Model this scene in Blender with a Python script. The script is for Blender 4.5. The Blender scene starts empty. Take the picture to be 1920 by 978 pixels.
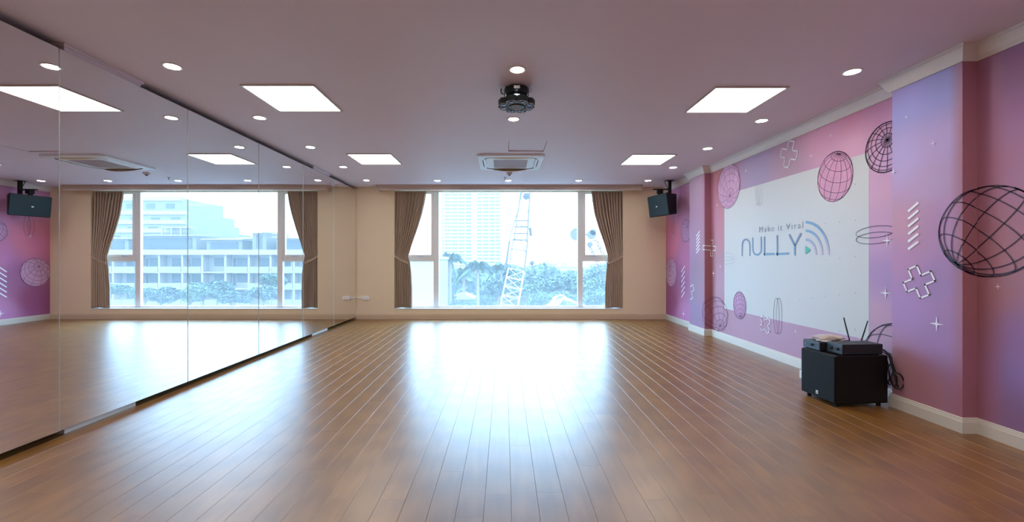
import bpy, math, random
import numpy as np
from mathutils import Vector, Matrix

rnd = random.Random(7)
sc = bpy.context.scene
COL = sc.collection
R = math.radians
PI = math.pi

# ------------------------------------------------------------------ camera
CH = 1.235                       # camera height
cd = bpy.data.cameras.new('camera')
cam = bpy.data.objects.new('camera', cd)
COL.objects.link(cam)
cam.location = (0, 0, CH)
cam.rotation_euler = (R(90), 0, 0)
cd.sensor_width = 36
cd.lens = 36 * 800 / 1920
cd.shift_x = 15 / 1920
cd.shift_y = -2 / 1920
cd.clip_end = 2000
sc.camera = cam

# ------------------------------------------------------------------ world and exposure
SKY = 15.0
w = bpy.data.worlds.new('overcast_sky')
sc.world = w
w.use_nodes = True
nt = w.node_tree
nt.nodes.clear()
bg = nt.nodes.new('ShaderNodeBackground')
out = nt.nodes.new('ShaderNodeOutputWorld')
bg.inputs[0].default_value = (0.42, 0.70, 1.0, 1)
bg.inputs[1].default_value = SKY
nt.links.new(bg.outputs[0], out.inputs[0])
sc.view_settings.view_transform = 'Standard'
sc.view_settings.look = 'None'
sc.view_settings.exposure = 0.0
sc.view_settings.gamma = 1.0
sc.view_settings.use_curve_mapping = False
cy = sc.cycles
cy.use_denoising = True
cy.max_bounces = 10
cy.diffuse_bounces = 5
cy.glossy_bounces = 6
cy.transparent_max_bounces = 12
cy.volume_bounces = 2
cy.sample_clamp_indirect = 6
cy.caustics_reflective = True
cy.blur_glossy = 0.5

PANEL_L = 13.5
DOWN_L = 60.0

# daylight portal just outside the window pane
ld = bpy.data.lights.new('window_portal', 'AREA')
ld.shape = 'RECTANGLE'
ld.size = 4.9
ld.size_y = 2.6
ld.cycles.is_portal = True
po = bpy.data.objects.new('window_portal', ld)
COL.objects.link(po)
po.location = (0.1, 9.30, 1.45)
po.rotation_euler = (R(-90), 0, 0)      # faces into the room

# ------------------------------------------------------------------ materials
def lin(c):
    return tuple((v / 255 / 12.92) if v / 255 <= 0.04045 else ((v / 255 + 0.055) / 1.055) ** 2.4 for v in c)

MATS = {}
def mat(name, color=(0.5, 0.5, 0.5), rough=0.5, metal=0.0, emit=None, noise=0.0, nscale=20.0, spec=0.5, coat=0.0, bump=0.0, bscale=60.0, ior=None):
    if name in MATS:
        return MATS[name]
    m = bpy.data.materials.new(name)
    m.use_nodes = True
    t = m.node_tree
    b = t.nodes['Principled BSDF']
    b.inputs['Base Color'].default_value = (*color, 1)
    b.inputs['Roughness'].default_value = rough
    b.inputs['Metallic'].default_value = metal
    b.inputs['Specular IOR Level'].default_value = spec
    b.inputs['Coat Weight'].default_value = coat
    if ior:
        b.inputs['IOR'].default_value = ior
    if emit:
        b.inputs['Emission Color'].default_value = (*emit[0], 1)
        b.inputs['Emission Strength'].default_value = emit[1]
    if noise > 0 or bump > 0:
        tc = t.nodes.new('ShaderNodeTexCoord')
        nz = t.nodes.new('ShaderNodeTexNoise')
        nz.inputs['Scale'].default_value = nscale
        nz.inputs['Detail'].default_value = 4
        t.links.new(tc.outputs['Object'], nz.inputs['Vector'])
        if noise > 0:
            mx = t.nodes.new('ShaderNodeMix')
            mx.data_type = 'RGBA'
            mx.inputs[6].default_value = (*[max(0, c * (1 - noise)) for c in color], 1)
            mx.inputs[7].default_value = (*[min(1, c * (1 + noise)) for c in color], 1)
            t.links.new(nz.outputs['Fac'], mx.inputs[0])
            t.links.new(mx.outputs[2], b.inputs['Base Color'])
        if bump > 0:
            n2 = t.nodes.new('ShaderNodeTexNoise')
            n2.inputs['Scale'].default_value = bscale
            bp = t.nodes.new('ShaderNodeBump')
            bp.inputs['Strength'].default_value = bump
            bp.inputs['Distance'].default_value = 0.01
            t.links.new(tc.outputs['Object'], n2.inputs['Vector'])
            t.links.new(n2.outputs['Fac'], bp.inputs['Height'])
            t.links.new(bp.outputs[0], b.inputs['Normal'])
    MATS[name] = m
    return m

# ------------------------------------------------------------------ mesh builder
class MB:
    def __init__(s):
        s.v, s.f, s.m = [], [], []
    def add(s, vs, fs, mi=0):
        o = len(s.v)
        s.v += [tuple(p) for p in vs]
        s.f += [tuple(i + o for i in f) for f in fs]
        s.m += [mi] * len(fs)
        return s
    def box(s, x0, x1, y0, y1, z0, z1, mi=0):
        vs = [(x0, y0, z0), (x1, y0, z0), (x1, y1, z0), (x0, y1, z0), (x0, y0, z1), (x1, y0, z1), (x1, y1, z1), (x0, y1, z1)]
        return s.add(vs, [(0, 3, 2, 1), (4, 5, 6, 7), (0, 1, 5, 4), (1, 2, 6, 5), (2, 3, 7, 6), (3, 0, 4, 7)], mi)
    def bbox(s, x0, x1, y0, y1, z0, z1, b=0.004, mi=0):
        """box with chamfered edges: three stacked rings each way"""
        def ring(i, z):
            return [(x0 + i + b, y0 + i, z), (x1 - i - b, y0 + i, z), (x1 - i, y0 + i + b, z), (x1 - i, y1 - i - b, z),
                    (x1 - i - b, y1 - i, z), (x0 + i + b, y1 - i, z), (x0 + i, y1 - i - b, z), (x0 + i, y0 + i + b, z)]
        vs = ring(b, z0) + ring(0, z0 + b) + ring(0, z1 - b) + ring(b, z1)
        fs = [tuple(reversed(range(8))), tuple(range(24, 32))]
        for k in range(3):
            for i in range(8):
                j = (i + 1) % 8
                fs.append((k * 8 + i, k * 8 + j, k * 8 + 8 + j, k * 8 + 8 + i))
        return s.add(vs, fs, mi)
    def tube(s, pts, r, n=8, mi=0, cap=True, closed=False):
        pts = [Vector(p) for p in pts]
        rs = r if isinstance(r, (list, tuple)) else [r] * len(pts)
        vs, fs = [], []
        L = len(pts)
        up = Vector((0, 0, 1))
        prev = None
        for i, p in enumerate(pts):
            if closed:
                d = pts[(i + 1) % L] - pts[i - 1]
            else:
                d = pts[min(i + 1, L - 1)] - pts[max(i - 1, 0)]
            if d.length < 1e-9:
                d = up
            d.normalize()
            if prev is None:
                a = d.cross(up)
                if a.length < 1e-3:
                    a = d.cross(Vector((1, 0, 0)))
            else:
                a = prev - d * prev.dot(d)
            a.normalize()
            prev = a
            b = d.cross(a)
            for k in range(n):
                t = 2 * PI * k / n
                vs.append(p + (a * math.cos(t) + b * math.sin(t)) * rs[i])
        for i in range(L if closed else L - 1):
            for k in range(n):
                k2 = (k + 1) % n
                i2 = (i + 1) % L
                fs.append((i * n + k, i2 * n + k, i2 * n + k2, i * n + k2))
        if cap and not closed:
            fs.append(tuple(range(n)))
            fs.append(tuple(reversed(range((L - 1) * n, L * n))))
        return s.add(vs, fs, mi)
    def lathe(s, prof, c=(0, 0, 0), n=24, mi=0, M=None):
        """prof: list of (radius, z)"""
        vs, fs = [], []
        for r, z in prof:
            for k in range(n):
                t = 2 * PI * k / n
                p = Vector((r * math.cos(t), r * math.sin(t), z))
                if M:
                    p = M @ p
                vs.append(p + Vector(c))
        for i in range(len(prof) - 1):
            for k in range(n):
                k2 = (k + 1) % n
                fs.append((i * n + k, i * n + k2, (i + 1) * n + k2, (i + 1) * n + k))
        fs.append(tuple(reversed(range(n))))
        fs.append(tuple(range((len(prof) - 1) * n, len(prof) * n)))
        return s.add(vs, fs, mi)
    def prism(s, poly, ax, a0, a1, mi=0):
        """poly in the two other axes, extruded along axis ax from a0 to a1"""
        def P(u, v, a):
            return {0: (a, u, v), 1: (u, a, v), 2: (u, v, a)}[ax]
        n = len(poly)
        vs = [P(u, v, a0) for u, v in poly] + [P(u, v, a1) for u, v in poly]
        fs = [tuple(reversed(range(n))), tuple(range(n, 2 * n))] + [(i, (i + 1) % n, n + (i + 1) % n, n + i) for i in range(n)]
        return s.add(vs, fs, mi)
    def beam(s, a, b, r, mi=0):
        return s.tube([a, b], r, 4, mi)
    def build(s, name, m, parent=None, smooth=False, origin=None, fixn=True):
        me = bpy.data.meshes.new(name)
        vs = s.v
        if origin is not None:
            vs = [(x - origin[0], y - origin[1], z - origin[2]) for x, y, z in vs]
        me.from_pydata(vs, [], s.f)
        for k in (m if isinstance(m, (list, tuple)) else [m]):
            me.materials.append(k)
        if any(s.m):
            me.polygons.foreach_set('material_index', s.m)
        if fixn:
            import bmesh
            bm = bmesh.new()
            bm.from_mesh(me)
            bmesh.ops.recalc_face_normals(bm, faces=bm.faces)
            bm.to_mesh(me)
            bm.free()
        if smooth:
            me.shade_smooth() if hasattr(me, 'shade_smooth') else None
            if smooth != True:
                me.set_sharp_from_angle(angle=R(smooth))
        me.update()
        o = bpy.data.objects.new(name, me)
        COL.objects.link(o)
        if origin is not None:
            o.location = origin
        if parent:
            o.parent = parent
        return o

def tag(o, label=None, cat=None, group=None, kind=None):
    for k, v in (('label', label), ('category', cat), ('group', group), ('kind', kind)):
        if v:
            o[k] = v
    return o

def empty(name, loc, rz=0.0, label=None, cat=None, group=None):
    o = bpy.data.objects.new(name, None)
    o.empty_display_size = 0.1
    COL.objects.link(o)
    o.location = loc
    o.rotation_euler = (0, 0, rz)
    return tag(o, label, cat, group)

def children(o):
    return [c for c in ALLP.get(o.name, [])]

def copy_tree(o, parent=None):
    c = o.copy()
    COL.objects.link(c)
    c.parent = parent
    for ch in list(o.children):
        copy_tree(ch, c)
    return c

def struct(mb, name, m, label=None, **k):
    o = mb.build(name, m, **k)
    o['kind'] = 'structure'
    if label:
        o['label'] = label
    return o

# ------------------------------------------------------------------ dimensions (metres; X right, Y into the room, Z up)
XW = 3.38          # right wall
XP = 3.275         # front of its pilasters
XL = -3.37         # left wall
XLP = -3.14        # its pilasters
XM = -3.08         # mirror face
YB = 8.90          # window wall
YF = -2.60         # wall behind
CEIL = 2.755
PIL = [(3.048, 3.60), (6.965, 7.53)]
OX0, OX1, OZ0, OZ1 = -2.285, 2.480, 0.205, 2.70   # window opening

def at(px, py, y):
    """world point at depth y that the photograph shows at (px, py); planning aid"""
    return Vector(((px - 945) / 800 * y, y, CH + (487 - py) / 800 * y))

def ceil_at(px, py, drop=0.0):
    y = (CEIL - drop - CH) * 800 / (487 - py)
    return Vector(((px - 945) / 800 * y, y, CEIL - drop))

# ------------------------------------------------------------------ floor
mfl = bpy.data.materials.new('laminate_planks')
mfl.use_nodes = True
t = mfl.node_tree
b = t.nodes['Principled BSDF']
N = t.nodes.new
def L_(a, b_):
    t.links.new(a, b_)
geo = N('ShaderNodeNewGeometry')
oi = N('ShaderNodeObjectInfo')
adr = N('ShaderNodeMath'); adr.operation = 'ADD'
L_(oi.outputs['Random'], adr.inputs[0]); L_(geo.outputs['Random Per Island'], adr.inputs[1])
fr = N('ShaderNodeMath'); fr.operation = 'FRACT'; L_(adr.outputs[0], fr.inputs[0])
cmb = N('ShaderNodeCombineXYZ')
m1 = N('ShaderNodeMath'); m1.operation = 'MULTIPLY'; m1.inputs[1].default_value = 37.0
L_(fr.outputs[0], m1.inputs[0]); L_(m1.outputs[0], cmb.inputs[0]); L_(m1.outputs[0], cmb.inputs[1])
va = N('ShaderNodeVectorMath'); va.operation = 'ADD'
L_(geo.outputs['Position'], va.inputs[0]); L_(cmb.outputs[0], va.inputs[1])
mp = N('ShaderNodeMapping'); mp.inputs['Scale'].default_value = (14, 0.9, 1)
L_(va.outputs[0], mp.inputs[0])
n1 = N('ShaderNodeTexNoise'); n1.inputs['Scale'].default_value = 1.0; n1.inputs['Detail'].default_value = 5; n1.inputs['Distortion'].default_value = 0.6
L_(mp.outputs[0], n1.inputs['Vector'])
mp2 = N('ShaderNodeMapping'); mp2.inputs['Scale'].default_value = (9, 0.55, 1)
L_(va.outputs[0], mp2.inputs[0])
wv = N('ShaderNodeTexWave'); wv.wave_type = 'RINGS'; wv.inputs['Scale'].default_value = 1.6; wv.inputs['Distortion'].default_value = 3.5; wv.inputs['Detail'].default_value = 2
L_(mp2.outputs[0], wv.inputs['Vector'])
ramp = N('ShaderNodeValToRGB')
ramp.color_ramp.elements[0].color = (0.16, 0.062, 0.007, 1); ramp.color_ramp.elements[0].position = 0.25
ramp.color_ramp.elements[1].color = (0.26, 0.115, 0.013, 1); ramp.color_ramp.elements[1].position = 0.75
mixf = N('ShaderNodeMix'); mixf.data_type = 'FLOAT'; mixf.inputs[0].default_value = 0.22
L_(n1.outputs['Fac'], mixf.inputs[2]); L_(wv.outputs['Fac'], mixf.inputs[3])
L_(mixf.outputs[0], ramp.inputs[0])
hv = N('ShaderNodeHueSaturation')
mr = N('ShaderNodeMapRange'); mr.inputs[3].default_value = 0.91; mr.inputs[4].default_value = 1.09
L_(fr.outputs[0], mr.inputs[0]); L_(mr.outputs[0], hv.inputs['Value'])
L_(ramp.outputs[0], hv.inputs['Color'])
L_(hv.outputs[0], b.inputs['Base Color'])
mr2 = N('ShaderNodeMapRange'); mr2.inputs[3].default_value = 0.33; mr2.inputs[4].default_value = 0.36
L_(n1.outputs['Fac'], mr2.inputs[0]); L_(mr2.outputs[0], b.inputs['Roughness'])
b.inputs['IOR'].default_value = 2.25
mcore = mat('dark_joint', (0.06, 0.03, 0.015), 0.8)

fb = MB().box(XL - 0.05, XW + 0.05, YF - 0.05, YB + 0.10, -0.16, -0.012)
floor = struct(fb, 'floor', mcore, 'glossy brown wood laminate floor')
PW, PLN = 0.1362, 1.215
g = 0.0006
def plank_mb(x0, x1, y0, y1):
    m = MB()
    bv = 0.0008
    x0 += g * .7; x1 -= g * .7; y0 += g * .12; y1 -= g * .12
    def ring(i, z):
        return [(x0 + i, y0 + i * .3, z), (x1 - i, y0 + i * .3, z), (x1 - i, y1 - i * .3, z), (x0 + i, y1 - i * .3, z)]
    vs = ring(0, -0.0119) + ring(0, -bv) + ring(bv, 0.0)
    fs = [(3, 2, 1, 0), (8, 9, 10, 11)]
    for k in range(2):
        for i in range(4):
            j = (i + 1) % 4
            fs.append((k * 4 + i, k * 4 + j, k * 4 + 4 + j, k * 4 + 4 + i))
    return m.add(vs, fs)
planks = []
x = XL + 0.002
row = 0
while x < XW - 0.002:
    x1 = min(x + PW, XW - 0.002)
    y = YF + 0.002 - [0, 0.52, 0.97, 0.31, 0.74, 0.15][row % 6] * PLN - rnd.random() * 0.1
    while y < YB - 0.002:
        ya, yb = max(y, YF + 0.002), min(y + PLN, YB - 0.002)
        if yb - ya > 0.03:
            planks.append((x, x1, ya, yb))
        y += PLN
    x = x1
    row += 1
def plank_area(p):
    x0, x1, y0, y1 = p
    y0 = max(y0, 2.0)
    if y1 <= y0 + 0.05:
        return 0
    if max(abs(x0), abs(x1)) > 1.25 * y1 or x0 < XM - 0.15:
        return 0
    return (x1 - x0) * 800 * 800 * CH * (1 / y0 - 1 / y1) / ((y0 + y1) / 2)
planks.sort(key=plank_area, reverse=True)
shared = None
for i, p in enumerate(planks[:298]):
    x0, x1, y0, y1 = p
    full = abs((x1 - x0) - PW) < 1e-6 and abs((y1 - y0) - PLN) < 1e-6
    if full and shared:
        o = bpy.data.objects.new('plank', shared)
        COL.objects.link(o)
        o.location = (x0, y0, 0)
        o.parent = floor
    else:
        o = plank_mb(x0, x1, y0, y1).build('plank', mfl, floor, origin=(x0, y0, 0))
        if full:
            shared = o.data
rest = MB()
for p in planks[298:]:
    q = plank_mb(*p)
    rest.add(q.v, q.f)
o = rest.build('plank_remainder', mfl, floor)
o['kind'] = 'stuff'
o['label'] = 'further wood laminate planks along the walls'

# ------------------------------------------------------------------ ceiling
mceil = mat('ceiling_paint', (0.70, 0.60, 0.66), 0.55, noise=0.02, nscale=3)
HX0, HX1, HY0, HY1 = ceil_at(953, 284).x, ceil_at(1019, 284).x, 5.46, ceil_at(953, 284).y
cb = MB()
cb.box(XL - 0.05, XW + 0.05, YF - 0.05, HY0, CEIL, CEIL + 0.12)
cb.box(XL - 0.05, XW + 0.05, HY1, YB + 0.25, CEIL, CEIL + 0.12)
cb.box(XL - 0.05, HX0, HY0, HY1, CEIL, CEIL + 0.12)
cb.box(HX1, XW + 0.05, HY0, HY1, CEIL, CEIL + 0.12)
ceiling = struct(cb, 'ceiling', mceil, 'flat painted ceiling with recessed lights')
h = MB()
e = 0.005
h.add([(HX0 + e, HY0 + e, CEIL + .002), (HX1 - e, HY0 + e, CEIL + .002), (HX1 - e, HY1 - e * 2, CEIL + 0.010), (HX0 + e, HY1 - e * 2, CEIL + .016),
       (HX0 + e, HY0 + e, CEIL + .018), (HX1 - e, HY0 + e, CEIL + .018), (HX1 - e, HY1 - e * 2, CEIL + .026), (HX0 + e, HY1 - e * 2, CEIL + .032)],
      [(0, 1, 2, 3), (7, 6, 5, 4), (0, 4, 5, 1), (1, 5, 6, 2), (2, 6, 7, 3), (3, 7, 4, 0)])
o = h.build('access_hatch', mceil, origin=((HX0 + HX1) / 2, (HY0 + HY1) / 2, CEIL))
tag(o, 'square painted access hatch let into ceiling beside the air conditioner', 'hatch')
hb = MB().box(HX0 - .03, HX1 + .03, HY0 - .03, HY1 + .03, CEIL + 0.125, CEIL + 0.15)  # closing lid, coloured near-black to stand in for shade above the hatch
struct(hb, 'hatch_shade_lid', mat('void_shade_paint', (0.03, 0.02, 0.02), 0.9), 'near-black lid painted as the shade above the access hatch')

# ------------------------------------------------------------------ side walls with pilasters
PROF = [(XW, YB)]
for a, b_ in reversed(PIL):
    PROF += [(XW, b_), (XP, b_), (XP, a), (XW, a)]
PROF.append((XW, YF))
SC = [0.0]
for i in range(1, len(PROF)):
    SC.append(SC[-1] + math.dist(PROF[i - 1], PROF[i]))
def seg_normal(i):
    (x0, y0), (x1, y1) = PROF[i], PROF[i + 1]
    dx, dy = x1 - x0, y1 - y0
    l = math.hypot(dx, dy)
    return (dy / l, -dx / l)       # travelling -Y gives -X
def wallp(s_, h_, eps=0.0):
    s_ = max(0.0, min(SC[-1] - 1e-4, s_))
    i = max(k for k in range(len(SC) - 1) if SC[k] <= s_ + 1e-9)
    f = (s_ - SC[i]) / (SC[i + 1] - SC[i])
    x_ = PROF[i][0] + (PROF[i + 1][0] - PROF[i][0]) * f
    y_ = PROF[i][1] + (PROF[i + 1][1] - PROF[i][1]) * f
    nx, ny = seg_normal(i)
    if i > 0 and f < 1e-6:
        px_, py_ = seg_normal(i - 1)
        nx, ny = nx + px_, ny + py_
    return Vector((x_ + nx * eps, y_ + ny * eps, h_))
def wall_sh(px, py):
    """photograph pixel -> unrolled wall coordinates (s along the wall from the window corner, height)"""
    k = (px - 945) / 800
    best = None
    for i in range(len(PROF) - 1):
        (x0, y0), (x1, y1) = PROF[i], PROF[i + 1]
        den = (x1 - x0) - k * (y1 - y0)
        if abs(den) < 1e-9:
            continue
        f = (k * y0 - x0) / den
        if -1e-6 <= f <= 1 + 1e-6:
            yy = y0 + (y1 - y0) * f
            if yy > 0.3 and (best is None or yy < best[0]):
                best = (yy, SC[i] + f * (SC[i + 1] - SC[i]))
    if best is None:
        return None
    return best[1], CH + (487 - py) / 800 * best[0]
def s_of_y(y_, front=False):
    xx = XP if front else XW
    for i in range(len(PROF) - 1):
        (x0, y0), (x1, y1) = PROF[i], PROF[i + 1]
        if abs(x0 - xx) < 1e-6 and abs(x1 - xx) < 1e-6 and y1 <= y_ <= y0:
            return SC[i] + (y0 - y_)
    return 0

# printed colours of the mural: (px, py, seen sRGB, rough local light)
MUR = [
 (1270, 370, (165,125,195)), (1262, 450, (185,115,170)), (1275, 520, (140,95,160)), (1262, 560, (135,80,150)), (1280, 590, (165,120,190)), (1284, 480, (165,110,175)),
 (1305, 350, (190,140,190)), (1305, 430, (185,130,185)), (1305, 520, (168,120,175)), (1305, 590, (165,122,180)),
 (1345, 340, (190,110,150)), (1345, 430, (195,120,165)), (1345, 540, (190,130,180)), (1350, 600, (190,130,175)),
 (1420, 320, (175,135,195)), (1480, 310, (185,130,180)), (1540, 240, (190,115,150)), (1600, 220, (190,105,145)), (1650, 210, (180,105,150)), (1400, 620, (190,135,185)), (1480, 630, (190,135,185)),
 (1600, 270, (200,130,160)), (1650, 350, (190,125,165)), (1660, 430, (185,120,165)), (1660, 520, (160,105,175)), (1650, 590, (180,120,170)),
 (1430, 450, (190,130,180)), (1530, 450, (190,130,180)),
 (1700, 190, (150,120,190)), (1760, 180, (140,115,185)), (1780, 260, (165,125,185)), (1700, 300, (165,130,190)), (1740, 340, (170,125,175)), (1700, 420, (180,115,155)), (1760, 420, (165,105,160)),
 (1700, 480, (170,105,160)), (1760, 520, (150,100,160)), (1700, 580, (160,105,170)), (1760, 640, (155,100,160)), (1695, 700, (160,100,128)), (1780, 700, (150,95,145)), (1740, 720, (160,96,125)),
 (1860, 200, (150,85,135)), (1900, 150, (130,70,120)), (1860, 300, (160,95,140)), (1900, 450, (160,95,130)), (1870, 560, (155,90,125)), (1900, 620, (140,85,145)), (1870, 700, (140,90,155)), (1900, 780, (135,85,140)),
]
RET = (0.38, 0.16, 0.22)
mur_pts = []
for px, py, c in MUR:
    q = wall_sh(px, py)
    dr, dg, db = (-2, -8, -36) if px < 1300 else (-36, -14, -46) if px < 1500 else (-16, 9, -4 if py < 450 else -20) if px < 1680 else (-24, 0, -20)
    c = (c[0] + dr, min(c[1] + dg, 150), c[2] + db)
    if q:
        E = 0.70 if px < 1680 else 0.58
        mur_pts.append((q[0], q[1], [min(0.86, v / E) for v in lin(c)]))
mur_pts += [(SC[-1] - 1, 1.2, (0.6, 0.3, 0.5)), (SC[-1] - 4, 0.6, (0.55, 0.3, 0.62)), (SC[-1] - 4, 2.2, (0.6, 0.25, 0.45))]
mp_s = np.array([[a, b_] for a, b_, c in mur_pts]); mp_c = np.array([c for a, b_, c in mur_pts])
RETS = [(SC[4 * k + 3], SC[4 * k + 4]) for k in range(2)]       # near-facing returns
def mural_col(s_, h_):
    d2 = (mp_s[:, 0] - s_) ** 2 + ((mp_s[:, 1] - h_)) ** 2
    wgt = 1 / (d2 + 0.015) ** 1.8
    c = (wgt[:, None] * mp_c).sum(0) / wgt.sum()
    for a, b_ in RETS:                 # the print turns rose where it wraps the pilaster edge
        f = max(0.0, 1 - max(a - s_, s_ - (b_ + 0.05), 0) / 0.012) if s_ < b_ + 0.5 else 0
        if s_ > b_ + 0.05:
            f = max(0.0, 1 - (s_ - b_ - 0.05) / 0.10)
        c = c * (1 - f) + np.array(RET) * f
    return c

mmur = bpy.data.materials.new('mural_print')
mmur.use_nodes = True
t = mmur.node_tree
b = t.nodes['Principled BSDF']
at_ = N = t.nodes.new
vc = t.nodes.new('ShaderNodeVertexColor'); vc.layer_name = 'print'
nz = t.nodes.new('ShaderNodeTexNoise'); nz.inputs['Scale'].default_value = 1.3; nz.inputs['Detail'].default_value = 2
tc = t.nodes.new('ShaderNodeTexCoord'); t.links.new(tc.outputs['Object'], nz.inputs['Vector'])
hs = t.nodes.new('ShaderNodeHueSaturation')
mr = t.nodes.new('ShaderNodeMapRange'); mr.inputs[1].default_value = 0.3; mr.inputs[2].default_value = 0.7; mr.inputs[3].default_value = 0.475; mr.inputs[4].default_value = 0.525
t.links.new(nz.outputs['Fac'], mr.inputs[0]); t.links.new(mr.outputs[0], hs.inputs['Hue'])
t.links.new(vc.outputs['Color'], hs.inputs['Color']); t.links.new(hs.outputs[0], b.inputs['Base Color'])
b.inputs['Roughness'].default_value = 0.5
b.inputs['Specular IOR Level'].default_value = 0.3

ss = []
for i in range(len(SC) - 1):
    n = max(3, int((SC[i + 1] - SC[i]) / 0.09))
    ss += [(i, SC[i] + (SC[i + 1] - SC[i]) * k / n) for k in range(n + 1)]
NH = 30
vs, fs, cols = [], [], []
for i, s_ in ss:
    se = s_ + (1e-6 if s_ == SC[i] else 0)
    f = (s_ - SC[i]) / (SC[i + 1] - SC[i])
    x_ = PROF[i][0] + (PROF[i + 1][0] - PROF[i][0]) * f
    y_ = PROF[i][1] + (PROF[i + 1][1] - PROF[i][1]) * f
    for k in range(NH + 1):
        hh = CEIL * k / NH
        vs.append((x_, y_, hh))
        # sample just inside this segment so that edges stay crisp
        cols.append(mural_col(min(max(s_, SC[i] + 1e-3), SC[i + 1] - 1e-3), hh))
for a in range(len(ss) - 1):
    if ss[a][0] != ss[a + 1][0]:
        continue
    for k in range(NH):
        p = a * (NH + 1) + k
        q = (a + 1) * (NH + 1) + k
        fs.append((p, p + 1, q + 1, q))
nf = len(fs)
wr = MB().add(vs, fs, 0)
wr.box(XW + 0.0005, XW + 0.2, YF - 0.1, YB + 0.2, -0.1, CEIL + 0.1, 1)
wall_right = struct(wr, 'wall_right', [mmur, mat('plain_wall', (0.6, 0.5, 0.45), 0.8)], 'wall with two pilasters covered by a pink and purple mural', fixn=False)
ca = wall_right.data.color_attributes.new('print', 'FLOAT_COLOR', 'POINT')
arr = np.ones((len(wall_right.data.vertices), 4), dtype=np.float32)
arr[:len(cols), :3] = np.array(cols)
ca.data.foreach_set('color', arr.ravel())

mcream = mat('cream_wall', (0.80, 0.66, 0.47), 0.6, noise=0.03, nscale=2)
wl = MB()
wl.box(XL - 0.2, XL, YF - 0.1, YB + 0.2, -0.1, CEIL + 0.1)
for a, b_ in PIL:
    wl.box(XL - 0.001, XLP, a, b_, 0.0, CEIL - 0.0005)
wall_left = struct(wl, 'wall_left', mcream, 'left wall with pilasters behind the mirrors')
wf = MB().box(XL - 0.2, XW + 0.2, YF - 0.2, YF, -0.1, CEIL + 0.1)
struct(wf, 'wall_front', mcream, 'plain cream wall behind the camera')
wb = MB()
y0, y1 = YB, YB + 0.22
wb.box(XL, OX0, y0, y1, -0.0, CEIL)
wb.box(OX1, XW, y0, y1, -0.0, CEIL)
wb.box(OX0, OX1, y0, y1, -0.0, OZ0)
wb.box(OX0, OX1, y0, y1, OZ1, CEIL)
wall_back = struct(wb, 'wall_back', mcream, 'cream painted wall around the wide window')

# baseboards and cornices -------------------------------------------------
mbase = mat('baseboard_paint', (0.62, 0.60, 0.55), 0.4)
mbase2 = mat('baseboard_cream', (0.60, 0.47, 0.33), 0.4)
BP = [(0, 0), (0.017, 0), (0.017, 0.080), (0.013, 0.084), (0.013, 0.092), (0.009, 0.096), (0.009, 0.106), (0.0, 0.110)]
CP = [(0, -0.105), (0.012, -0.105), (0.018, -0.095), (0.030, -0.080), (0.050, -0.035), (0.058, -0.022), (0.070, -0.018), (0.072, -0.0005), (0, -0.0005)]
def run(prof, path, z, inward, ext=None):
    """sweep a (offset, height) profile along an xy path, mitred; inward(i) -> normal of segment i"""
    mb = MB()
    n = len(prof)
    vs = []
    for j, (x_, y_) in enumerate(path):
        ns = []
        if j > 0:
            ns.append(inward(j - 1))
        if j < len(path) - 1:
            ns.append(inward(j))
        if len(ns) == 2 and ns[0] != ns[1]:
            mx, my = ns[0][0] + ns[1][0], ns[0][1] + ns[1][1]
        else:
            mx, my = ns[0]
        for o_, h_ in prof:
            vs.append((x_ + mx * o_, y_ + my * o_, z + h_))
    fs = []
    for j in range(len(path) - 1):
        for k in range(n):
            k2 = (k + 1) % n
            fs.append((j * n + k, (j + 1) * n + k, (j + 1) * n + k2, j * n + k2))
    fs.append(tuple(range(n)))
    fs.append(tuple(range((len(path) - 1) * n, len(path) * n)))
    return mb.add(vs, fs)
prr = [(x_, y_) for x_, y_ in PROF]
struct(run(BP, prr, 0.0, seg_normal), 'baseboard_right', mbase, 'white moulded baseboard along the mural wall')
struct(run(CP, prr, CEIL, seg_normal), 'trim_1', mat('cornice_paint', (0.68, 0.62, 0.60), 0.5), 'white cornice moulding above the mural wall')
struct(run(BP, [(XL + 0.02, YB), (XW - 0.017, YB)], 0.0, lambda i: (0, -1)), 'baseboard_back', mbase2, 'cream baseboard under the window')
pl = [(XL, YB - 0.02)]
for a, b_ in reversed(PIL):
    pl += [(XL, b_), (XLP, b_), (XLP, a), (XL, a)]
pl.append((XL, YF))
def inl(i):
    (x0, y0), (x1, y1) = pl[i], pl[i + 1]
    l = math.dist(pl[i], pl[i + 1])
    return (-(y1 - y0) / l, (x1 - x0) / l)
struct(run([(o_, h_) for o_, h_ in BP], pl, 0.0, inl), 'baseboard_left', mbase, 'white baseboard on the pilasters under the mirrors')
struct(run([(o_ * 0.8, h_) for o_, h_ in CP], pl, CEIL, inl), 'trim_2', mceil, 'cornice above the mirrors')

# curtain pelmet / ceiling box
mpel = mat('pelmet_paint', (0.60, 0.46, 0.38), 0.5)
pm = MB()
px0, px1, py0 = at(705, 400, 8.63).x, at(1205, 400, 8.63).x, 8.62
pz = CEIL - 0.0005
pm.box(px0, px1, py0, YB - 0.0005, pz - 0.032, pz)
pm.box(px0 + 0.02, px1 - 0.02, py0 + 0.02, py0 + 0.045, pz - 0.085, pz - 0.032)
pm.prism([(py0 + 0.02, pz - 0.085), (py0 + 0.045, pz - 0.085), (py0 + 0.045, pz - 0.104), (py0 - 0.012, pz - 0.104), (py0 - 0.012, pz - 0.096), (py0, pz - 0.090)], 0, px0 - 0.01, px1 + 0.01)
for xa in (px0 + 0.02, px1 - 0.045):
    pm.box(xa, xa + 0.025, py0 + 0.045, YB - 0.0005, pz - 0.104, pz - 0.032)
o = pm.build('curtain_pelmet', mpel, origin=((px0 + px1) / 2, 8.75, pz))
tag(o, 'long painted pelmet box under the ceiling above the window', 'pelmet')

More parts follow.
